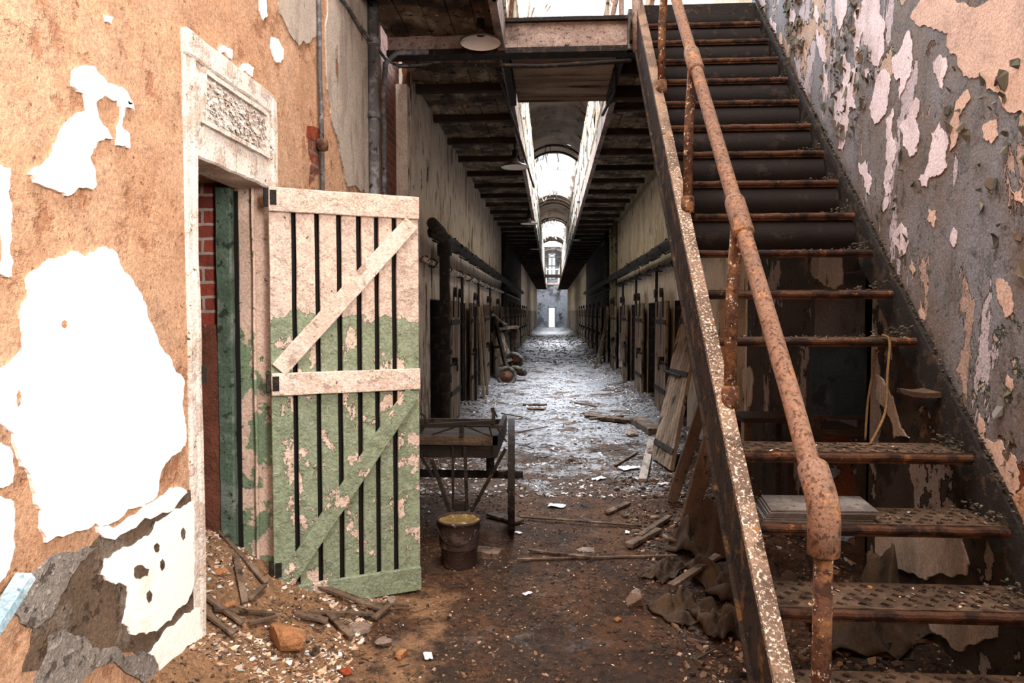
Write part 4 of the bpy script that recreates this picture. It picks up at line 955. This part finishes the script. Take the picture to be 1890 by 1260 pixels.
floorplank((1060, 745), (1100, 752), .03, .02, M['stick'], 'small dark splinter on the bright dust', 'stick', 'stick')
floorplank((1160, 1015), (1215, 985), .06, .03, M['plank'], 'stubby plank end at the foot of the rubbish under the stairs', 'plank', 'plank', lift=.03)
floorplank((1180, 1000), (1235, 962), .04, .02, M['plank'], 'slender board slanting towards the leaning planks', 'board', 'board', lift=.04)
floorplank((1238, 1102), (1325, 1063), .045, .02, M['plank'], 'lath lying over the crumpled canvas', 'lath', 'lath', lift=.06, lift2=.12)
floorplank((1230, 1008), (1285, 1014), .05, .015, M['plank'], 'short board at the foot of the right leaning plank', 'board', 'board', lift=.05)
floorplank((1262, 955), (1330, 950), .05, .03, M['plank'], 'dark board lying behind the right leaning plank', 'board', 'board', lift=.08)
# sticks on the doorway mound
mound = [((382,1112),(448,1160),.028,'rusty brown lath poking out beside the door jamb'), ((378,1140),(432,1180),.03,'grey lath end nearest the wall foot'), ((395,1135),(505,1142),.03,'grey lath lying flat across the rubble'),
 ((405,1010),(492,1085),.022,'long brown lath running down the rubble slope'), ((435,1035),(452,1122),.03,'upright grey lath stuck in the rubble in front of the green jamb'), ((460,1115),(488,1090),.028,'short pale lath on the rubble slope'),
 ((585,1088),(705,1132),.04,'grey board resting on the rubble under the open door'), ((545,1140),(605,1155),.04,'dark board end behind the big dusty stone'), ((570,1138),(690,1142),.025,'flat lath at the foot of the rubble heap'),
 ((600,1135),(650,1185),.03,'dark lath slanting under the grey shell of plaster'), ((460,1160),(510,1148),.02,'curved dark bark strip left of the big dusty stone'), ((690,1150),(720,1125),.03,'pale wood block end right of the rubble heap'), ((655,1120),(755,1126),.012,'thin stick in front of the open door bottom')]
for a, c, w, lab in mound: floorplank(a, c, w, .014, M['plank'] if random.random() < .6 else M['stick'], lab, 'lath', 'lath', lift=.025)
p = G(12, 1150); 
plankpq('wood_strip', onX(-30, 1180, WL+.05), onX(50, 1062, WL+.05), .03, .045, M['bluewood'], 'pale blue painted strip leaning on the bottom left wall', 'strip', up=(1, 0, 0))

# rocks
def rock(px, py, s, m, label, sc=(1, 1, .7), name='stone', cat='stone', seed=1, lift=0, it=3, group=None):
    p = G(px, py); b = B(); bmesh.ops.create_icosphere(b.bm, subdivisions=it, radius=1)
    for v in b.bm.verts:
        d = v.co.copy(); k = 1+.35*mnoise.noise(d*1.1+Vector((seed*7, 0, 0)))+.12*mnoise.noise(d*3+Vector((seed, 3, 0)))
        # facet it
        for j in range(5):
            r3 = random.Random(seed*10+j); n = Vector((r3.uniform(-1, 1), r3.uniform(-1, 1), r3.uniform(-1, 1))).normalized(); e = d.dot(n)*k
            if e > .62: d = d-n*(e-.62)/k
        v.co = Vector((d.x*k*s*sc[0], d.y*k*s*sc[1], d.z*k*s*sc[2]))+p+Vector((0, 0, s*sc[2]*.55+lift))
    return single(name, b, m, label, cat, group)
rock(530, 1198, .085, M['sandstone'], 'big dusty orange stone at the foot of the rubble heap', (1, .8, 1.0), seed=3)
rock(708, 1190, .036, M['greystone'], 'grey brown lump of rubble right of the grey plaster shell', seed=4)
rock(665, 1165, .045, M['greystone'], 'grey shell-like lump of plaster at the end of the rubble heap', (1.3, .8, .6), seed=5, name='plaster_lump', cat='plaster lump')
rock(637, 1243, .024, M['redbrick'], 'small broken piece of red brick near the bottom edge', (1.1, .8, .8), seed=6, name='brick_piece', cat='brick')
rock(740, 1212, .035, M['sandstone'], 'rough brown clod right of the rubble heap', seed=7)
rock(580, 1205, .025, M['stick'], 'dark charred chunk right of the big dusty stone', seed=8)
rock(1172, 1115, .055, M['greystone'], 'rounded pale stone in the orange dirt left of the canvas', (1, .9, .9), seed=9)
rock(1055, 850, .05, M['stick'], 'small dark red brick fragment in the middle of the grey dust', seed=10, name='brick_piece', cat='brick')
rock(1080, 1015, .05, M['greystone'], 'flat pale stone in the dirt behind the long thin lath', (1.2, 1, .25), seed=11)
rock(722, 1112, .03, M['greystone'], 'grey lump in front of the open door bottom corner', seed=12)
rock(405, 1060, .03, M['sandstone'], 'orange stone on the rubble slope beside the jamb', seed=13)
rock(425, 1120, .026, M['sandstone'], 'small brown stone low on the rubble slope', seed=14)
rock(1205, 840, .07, M['greystone'], 'pale rubble lump beside the head of the pale plank', seed=15)
rock(1165, 805, .09, M['greystone'], 'dusty lump near the timber block', seed=16)
rock(1140, 1145, .02, M['sandstone'], 'little stone in front of the rounded pale stone', seed=17)
g = G(885, 1030); b = B().box((-.12, -.06, 0), (.10, .05, .05)); bmesh.ops.transform(b.bm, matrix=Matrix.Translation(g+Vector((.03, .05, -.01)))@Matrix.Rotation(-.25, 4, 'Z'), verts=b.bm.verts)
bmesh.ops.subdivide_edges(b.bm, edges=b.bm.edges[:], cuts=3, use_grid_fill=True); b.rough(.006, 0, 15); single('wood_block', b, M['plank'], 'brown wooden block lying right of the bucket', 'block')
# paper scraps
def scrap(px, py, s, label, m='paper', seed=1, asp=.6):
    p = G(px, py); r3 = random.Random(seed); b = B(); n = 5; a = r3.uniform(0, 3)
    g_ = [[b.bm.verts.new((s*((i/n-.5)*cos(a)-(j/n-.5)*asp*sin(a)), s*((i/n-.5)*sin(a)+(j/n-.5)*asp*cos(a)), s*.18*abs(mnoise.noise(Vector((i*.7, j*.7, seed*3.3)))))) for i in range(n+1)] for j in range(n+1)]
    for j in range(n):
        for i in range(n): b.bm.faces.new((g_[j][i], g_[j][i+1], g_[j+1][i+1], g_[j+1][i]))
    bmesh.ops.translate(b.bm, verts=b.bm.verts, vec=p+Vector((0, 0, .01)))
    o = single('paper_scrap', b, M[m], label, 'paper'); md = o.modifiers.new('s', 'SOLIDIFY'); md.thickness = .002; return o
scrap(1162, 866, .19, 'white crumpled paper left of the pale straight plank', seed=1)
scrap(1028, 936, .13, 'bluish white paper scrap in the middle of the dirt floor', seed=2)
scrap(1105, 885, .12, 'faint pale paper half buried left of the pale plank', seed=3)
scrap(973, 1098, .05, 'small bright crumpled paper in the brown foreground dirt', seed=4)
scrap(790, 1215, .06, 'torn pale paper near the bottom edge right of the brown clod', seed=5)
scrap(957, 985, .05, 'small bluish scrap at the foot of the cart wheel', seed=6)
scrap(1300, 1003, .09, 'pale scrap on the rubbish behind the right leaning plank', seed=7)
scrap(1225, 895, .10, 'white scrap between the pale plank and the left leaning plank', seed=8)
scrap(1158, 985, .05, 'tiny bluish scrap left of the slanting boards', seed=9)
scrap(1020, 830, .10, 'narrow white scrap on grey dust near the brick fragment', seed=10, asp=.25)
scrap(1400, 815, .0, 'x') if False else None
# canvas rags under the stairs
def rag(px, py, w, d, hgt, label, seed, m='canvas', rot=0):
    p = G(px, py); b = B(); n = 26
    g_ = [[None]*(n+1) for _ in range(n+1)]
    for j in range(n+1):
        for i in range(n+1):
            u, v = i/n-.5, j/n-.5
            h = hgt*(abs(mnoise.noise(Vector((u*3.2+seed, v*2.4, seed))))*1.6+.25*mnoise.noise(Vector((u*8, v*8, seed))))*(1-4*max(u*u, v*v)*.8)
            x = w*(u+.10*mnoise.noise(Vector((v*4, u*3, seed+2)))); y = d*(v+.12*mnoise.noise(Vector((u*4, v*3, seed+5))))
            X = x*cos(rot)-y*sin(rot); Y = x*sin(rot)+y*cos(rot)
            g_[j][i] = b.bm.verts.new((p.x+X, p.y+Y, max(h, 0)+hfun(p.x+X, p.y+Y)+.012))
    for j in range(n):
        for i in range(n): b.bm.faces.new((g_[j][i], g_[j][i+1], g_[j+1][i+1], g_[j+1][i]))
    o = single('canvas_rag', b, M[m], label, 'canvas', smooth=True); md = o.modifiers.new('s', 'SOLIDIFY'); md.thickness = .006; return o
rag(1262, 1130, .28, .28, .16, 'folded brown canvas beside the foot of the stairs', 3, rot=.5)
rag(1225, 1060, .16, .35, .12, 'long curled strip of canvas in front of the leaning planks', 7, rot=-.6)
rag(1340, 1160, .28, .3, .24, 'crumpled dark canvas under the stair stringer', 11, rot=.2)
rag(1310, 1010, .5, .4, .3, 'dark heap of sacking behind the stair stringer', 15, rot=.9)
rag(1360, 1080, .45, .5, .30, 'shapeless dark cloth heap below the lowest visible treads', 19, rot=.3)
#rag(1260, 860, .7, .8, .25, 'dirty cloth on the rubbish under the leaning door', 23, rot=.3)
rag(1600, 1150, .5, .5, .3, 'dark rags on the ground beneath the stair treads', 29)

# ------------------------------------------------------------------ bucket
p = G(848, 1042); 
t = thing('bucket', 'rusty steel bucket full of dried yellow plaster on the dirt', 'bucket', p)
r1, r2, H = .098, .128, .285
b = B().lathe([(0, .0), (r1, 0), (r1+.003, .01), (r2-.004, H-.02), (r2+.004, H-.015), (r2+.006, H-.004), (r2, H), (r2-.004, H-.006), (r1+.02, .12)], p, 36)
obj('body', b, M['bucket'], t, True)
b = B(); bmesh.ops.create_circle(b.bm, cap_ends=True, segments=32, radius=r2-.006)
bmesh.ops.poke(b.bm, faces=b.bm.faces[:]); bmesh.ops.subdivide_edges(b.bm, edges=b.bm.edges[:], cuts=5, use_grid_fill=True)
for v in b.bm.verts: v.co.z += .012*mnoise.noise(v.co*25)+.008
bmesh.ops.translate(b.bm, verts=b.bm.verts, vec=p+Vector((0, 0, H-.022)))
obj('plaster_fill', b, M['slurry'], t, True)
obj('handle', B().tube([p+Vector((r2+.006, 0, H-.03))]+[p+Vector((r2*cos(a)+.004, -.02-r2*sin(a)*.8, H-.03-.10*sin(a))) for a in (.4, .8, 1.2, 1.57, 2, 2.4, 2.8)]+[p+Vector((-r2-.006, 0, H-.03))], .004, 6), M['darkiron'], t)

# ------------------------------------------------------------------ handcart
CY = 4.62; wz = .375+.02
t = thing('handcart', 'old blackened two wheeled handcart half hidden behind the open plank door', 'cart', (-.7, CY, 0))
def wheel(x):
    b = B(); 
    rr_ = .375; n = 40
    prof = [(rr_-.05, -.022), (rr_, -.022), (rr_, .022), (rr_-.05, .022), (rr_-.05, -.022)]
    b.lathe(prof, (x, CY, wz), n, 'X')
    rm = Matrix.Translation((x, CY, wz))@Matrix.Rotation(.055, 4, 'Z')@Matrix.Translation((-x, -CY, -wz)); bmesh.ops.transform(b.bm, matrix=rm, verts=b.bm.verts)
    w = obj('wheel', b, M['cart'], t)
    b = B().lathe([(rr_, -.020), (rr_+.006, -.020), (rr_+.006, .020), (rr_, .020)], (x, CY, wz), n, 'X'); bmesh.ops.transform(b.bm, matrix=rm, verts=b.bm.verts); obj('tyre', b, M['darkiron'], w)
    obj('hub', B().lathe([(0, -.06), (.02, -.06), (.03, -.03), (.036, 0), (.03, .03), (.02, .06), (0, .06)], (x, CY, wz), 16, 'X'), M['cart'], w, True)
    for k in range(12):
        a = 2*pi*k/12+.1; obj('spoke', B().tube([(x, CY+.04*cos(a), wz+.04*sin(a)), (x, CY+(rr_-.045)*cos(a), wz+(rr_-.045)*sin(a))], [.016, .011], 6), M['cart'], w)
xw = onY(944, 885, CY).x
wheel(xw); wheel(-1.22)
obj('axle', B().box((-1.3, CY-.022, wz-.022), (xw+.08, CY+.022, wz+.022)), M['cart'], t)
xr = xw-.05; y0 = 4.28
zt = onY(855, 805, y0).z; zb_ = onY(855, 843, y0).z
obj('front_board', B().box((-1.22, y0, onY(855, 821, y0).z), (xr-.02, y0+.03, zt)), M['cartboard'], t)
obj('cross_member', B().box((-1.22, y0+.02, zb_-.01), (xr-.03, y0+.07, zb_+.07)), M['cart'], t)
obj('cart_bed', B().box((-1.2, y0+.03, zb_+.02), (xr-.03, 5.2, zb_+.06)), M['cart'], t)
for x in (-1.2, xr-.05): obj('side_board', B().box((x, y0, zb_), (x+.03, 5.2, zt)), M['cart'], t)
obj('back_board', B().box((-1.2, 5.17, zb_), (xr-.03, 5.2, zt-.03)), M['cart'], t)
for x in (-1.05, xr-.12): obj('axle_block', B().box((x, CY-.04, wz), (x+.05, CY+.04, zb_+.02)), M['cart'], t)
def P(px, py, Y=y0): return onY(px, py, Y)
for a, c, w in (((797, 848), (832, 950), .022), ((933, 828), (868, 948), .022), ((836, 825), (836, 940), .014), ((858, 825), (862, 940), .020), ((775, 838), (800, 880), .016)):
    obj('strut', B().bar(P(*a), P(*c), w, w), M['cart'], t)
obj('drawbar_foot', B().box((P(838, 930).x, y0-.02, P(838, 955).z), (P(858, 930).x, y0+.03, P(838, 927).z)), M['cart'], t)
obj('hand_bar', B().bar(P(770, 786), P(912, 778), .03, .022), M['cart'], t)
obj('hand_bar', B().bar(P(905, 787), P(930, 787), .03, .02), M['cart'], t)
obj('hand_bar', B().bar(P(780, 787, y0+.1), P(905, 786, y0+.1), .02, .012), M['cart'], t)
obj('stanchion', B().bar(P(852, 786), P(852, 806), .03, .028), M['cart'], t)
obj('lever', B().tube([P(910, 786), P(911, 765), P(909, 752)], [.014, .012, .012], 8).tube([P(911, 756), P(918, 770)], .006, 6), M['darkiron'], t)
for a, c in (((797, 802), (840, 788)), ((858, 786), (905, 804)), ((903, 788), (908, 805)), ((918, 790), (935, 815)), ((929, 785), (930, 812))):
    obj('brace_rod', B().tube([P(*a), P(*c)], .006, 6), M['darkiron'], t)
obj('handle_hook', B().tube([P(776, 762), P(783, 766), P(788, 782), P(780, 790), P(777, 800)], .010, 8), M['darkiron'], t)

# ------------------------------------------------------------------ wagon and trolley far left
g = Vector((-.98, 14.6, 0))
t = thing('wagon', 'small wooden wagon tipped on end against the left wall with rubber tyred wheels', 'wagon', g)
def small_wheel(c, r, tilt, par, name='wheel'):
    b = B().torus((0, 0, 0), r-.035, .04, 'Y', 28, 10); bmesh.ops.transform(b.bm, matrix=Matrix.Translation(c)@tilt, verts=b.bm.verts); w = obj(name, b, M['rubber'], par, True)
    b = B().lathe([(0, -.035), (.04, -.035), (.05, -.015), (r-.06, -.012), (r-.06, .012), (.05, .015), (0, .035)], (0, 0, 0), 24, 'Y'); bmesh.ops.transform(b.bm, matrix=Matrix.Translation(c)@tilt, verts=b.bm.verts); obj('disc', b, M['rust'], w, True); return w
small_wheel(onY(935, 694, 14.5), .215, Matrix.Rotation(.1, 4, 'Z'), t)
small_wheel(onY(950, 664, 15.0), .20, Matrix.Rotation(.5, 4, 'X')@Matrix.Rotation(-.3, 4, 'Z'), t)
small_wheel(onY(957, 684, 15.0), .20, Matrix.Rotation(1.1, 4, 'X')@Matrix.Rotation(-.3, 4, 'Z'), t)
obj('frame', B().bar(onY(912, 585, 15.2), onY(935, 680, 14.7), .06, .10).bar(onY(925, 590, 15.4), onY(945, 675, 15), .06, .08).bar(onY(912, 640, 15.1), onY(940, 640, 15.2), .05, .06), M['cart'], t)
obj('axle', B().tube([onY(930, 690, 14.6), onY(960, 678, 15.1)], .03, 8), M['darkiron'], t)
obj('body', B().bar(onY(915, 612, 15.3), onY(935, 670, 15.0), .3, .08, up=(0, 1, 0)), M['celldoor'], t)
obj('top_board', B().bar(onY(915, 607, 15.3), onY(953, 603, 15.5), .35, .05), M['plank'], t)
obj('hanging_cloth', B().bar(onY(950, 603, 15.5), onY(952, 640, 15.5), .02, .18).rough(.04, 4, 4), M['canvas'], t)
obj('tow_bar', B().tube([onY(908, 580, 15.2), onY(935, 600, 15.2)], .03, 8), M['palewood'], t)
ch = B()
for k in range(14):
    p = onY(934.5+.3*k*.3, 600+k*5, 14.9); ch.torus(p, .022, .007, 'X' if k % 2 else 'Y', 10, 5)
single('chain', ch, M['darkiron'], 'iron chain hanging down over the tipped wagon', 'chain')
# boards leaning left by the cells
for a, c, Y, w, lab in (((893, 735), (888, 575), 14.0, .16, 'pale plank leaning on the left wall before the wagon'), ((900, 728), (897, 570), 14.6, .14, 'narrow pale plank leaning between the cell door and the wagon'), ((878, 740), (877, 600), 13.2, .05, 'thin iron bar leaning beside the left cell doors')):
    q = G(*a); plankpq('plank', q+Vector((0, 0, .01)), Vector((WL+.12, q.y+.2, 1.6)), w, .04, M['celldoor'] if w > .1 else M['darkiron'], lab, up=(1, 0, 0))
for a, dx, lab in (((1098, 680), .3, 'dark board leaning on the right wall beyond the olive pipes'), ((1108, 672), .2, 'dark board leaning on the right wall deep in the shade')):
    q = G(*a); plankpq('board', q, Vector((WR-.08, q.y-.2, 1.7)), .2, .05, M['stick'], lab, 'board', up=(1, 0, 0))
q = onX(1146, 645, WR-.2); b = B().box((-.03, -.12, -.35), (.04, .14, .32)); bmesh.ops.subdivide_edges(b.bm, edges=b.bm.edges[:], cuts=4, use_grid_fill=True); bmesh.ops.translate(b.bm, verts=b.bm.verts, vec=q); b.rough(.04, 0, 5)
single('sack', b, M['palewood'], 'pale cloth sack hanging on a cell door at the right wall', 'sack')

# ------------------------------------------------------------------ lamps
def lamp(x, y, z, s, label, group=None):
    t = thing('pendant_lamp', label, 'lamp', (x, y, z), group); c = Vector((x, y, z))
    r = .165*s
    obj('shade', B().lathe([(r, 0), (r+.004, .006), (r*.92, .022*s), (r*.55, .048*s), (r*.30, .075*s), (r*.24, .10*s)], c, 32), M['enamel_out'], t, True)
    obj('shade_lining', B().lathe([(r-.003, .002), (r*.9, .018*s), (r*.53, .043*s), (r*.28, .068*s), (0, .07*s)], c, 32), M['enamel_in'], t, True)
    obj('socket', B().lathe([(0, .06*s), (.032*s, .06*s), (.034*s, .10*s), (.03*s, .19*s), (.018*s, .21*s), (0, .21*s)], c, 14), M['darkiron'], t, True)
    obj('stem', B().tube([c+Vector((0, 0, .2*s)), c+Vector((0, 0, .30)), c+Vector((-.02, .02, .36))], .011, 8), M['darkiron'], t, True)
    return t
p = onY(887, 80, 5.55); lamp(p.x, p.y, p.z-.0, 1.0, 'large pendant lamp with white enamel shade in front of the painted beam')
L1 = [(950, 309, -.50, 'left pendant lamp hanging below the walkway edge, nearest after the beam'), (976, 413, -.50, 'second pendant lamp along the left walkway edge'), (989, 460, -.50, 'small third pendant lamp along the left walkway edge'),
      (1081, 373, .72, 'nearest pendant lamp along the right walkway edge'), (1061, 443, .72, 'second pendant lamp along the right walkway edge')]
for px, py, X, lab in L1:
    p = onX(px, py, X); lamp(p.x, p.y, p.z, 1.15, lab)

# ------------------------------------------------------------------ scattered debris (uncountable)
def scatter(name, n, reg, smin, smax, m, label, flat=.3, seed=1, power=1, long=False):
    r3 = random.Random(seed); b = B()
    for _ in range(n):
        x0, x1, y0_, y1_ = reg; y = y0_+(y1_-y0_)*r3.random()**power; x = r3.uniform(x0, x1)
        if x < WL+.01 and not (DY0 < y < DY1): continue
        if mnoise.noise(Vector((x*1.8, y*1.8, seed))) < -.12 and r3.random() < .8: continue
        s = smin+(smax-smin)*r3.random()**2.5
        c = Vector((x, y, hfun(x, y)+s*.15))
        if long:
            a = r3.uniform(0, 6.3); L = s*r3.uniform(3, 9); b.bar(c, c+Vector((cos(a)*L, sin(a)*L, r3.uniform(-.005, .02))), s*.5, s*.25)
        else: chip(b, c, s, flat, r3)
    return tag(obj(name, b, M[m]), label, 'debris', kind='stuff')
scatter('dirt_clods', 15000, (WL, WR, 1.7, 7), .004, .016, 'chips_brown', 'brown crumbs of dirt covering the near floor', seed=1)
scatter('plaster_chips', 1500, (WL, WR, 1.7, 7), .002, .010, 'chips_pale', 'small pale plaster chips sprinkled over the near floor', .15, seed=2)
scatter('wood_splinters', 900, (WL, WR, 2.0, 8), .003, .012, 'chips_dark', 'dark wood splinters strewn over the near floor', seed=3, long=True)
scatter('dusty_rubble', 6500, (WL, WR, 5.5, 22), .006, .03, 'chips_grey', 'grey dusty rubble on the middle of the corridor floor', seed=4, power=1.5)
scatter('wood_splinters', 900, (WL, WR, 7, 24), .008, .03, 'chips_dark', 'dark splinters strewn over the dusty middle floor', seed=5, long=True, power=1.4)
scatter('rubble_at_wall', 1600, (WL, WL+.5, 4.2, 22), .01, .04, 'chips_grey', 'rubble piled along the foot of the left wall', seed=6)
scatter('rubble_at_wall', 1600, (WR-.5, WR, 5.5, 22), .01, .04, 'chips_grey', 'rubble piled along the foot of the right cells', seed=7)
scatter('under_stair_rubble', 3500, (.55, WR, 2.2, 6.2), .006, .035, 'chips_brown', 'dark rubble under the stairs', seed=8)
scatter('under_stair_chips', 500, (.6, WR, 2.2, 6.2), .006, .025, 'chips_pale', 'pale flakes among the rubbish under the stairs', .15, seed=9)
scatter('under_stair_splinters', 350, (.55, WR, 2.2, 6.2), .006, .022, 'chips_dark', 'dark sticks among the rubbish under the stairs', seed=12, long=True)
scatter('mound_chips', 5200, (-2.0, -.85, 2.5, 3.6), .003, .022, 'chips_pale', 'pale broken plaster covering the heap in the left doorway', .15, seed=10)
scatter('mound_clods', 3500, (-2.1, -.7, 1.8, 3.9), .004, .016, 'chips_brown', 'brown clods over the heap by the left doorway', seed=11)
scatter('far_rubble', 1800, (WL, WR, 20, 45), .02, .08, 'chips_dark', 'dark rubble far down the corridor floor', seed=13)

# ------------------------------------------------------------------ light
w = bpy.data.worlds.new('world'); scene.world = w; w.use_nodes = True
bg = w.node_tree.nodes['Background']; bg.inputs[0].default_value = (.88, .94, 1, 1); bg.inputs[1].default_value = 1.3
def area(name, loc, rot, sx, sy, P, col=(1, 1, 1), spread=None):
    l = bpy.data.lights.new(name, 'AREA'); l.shape = 'RECTANGLE'; l.size = sx; l.size_y = sy; l.energy = P; l.color = col
    if spread: l.spread = R(spread)
    o = bpy.data.objects.new(name, l); COL.objects.link(o); o.location = loc; o.rotation_euler = rot; return o
for i, ((s0_, s1_), P_) in enumerate(zip(SKY, (950, 3600, 2400, 2400, 900))):
    area('skylight_daylight', (CX, (s0_+s1_)/2, 8.15), (0, 0, 0), 1.7, s1_-s0_, P_, (1, .93, .86) if i == 0 else (.84, .92, 1), None if i == 0 else 150 if i == 1 else 120)
area('opening_area_light', (WR+.25, -.45, 2.9), (0, R(90), 0), 2.3, 1.5, 700, (1, .93, .86))  # added lamp that brightens the near left wall from the right
area('opening_area_light', (.075, 70.6, 6.0), (R(-90), 0, 0), .8, 3, 150)
scene.view_settings.view_transform = 'Standard'; scene.view_settings.look = 'None'
scene.view_settings.exposure = 0; scene.view_settings.gamma = 1; scene.view_settings.use_curve_mapping = False
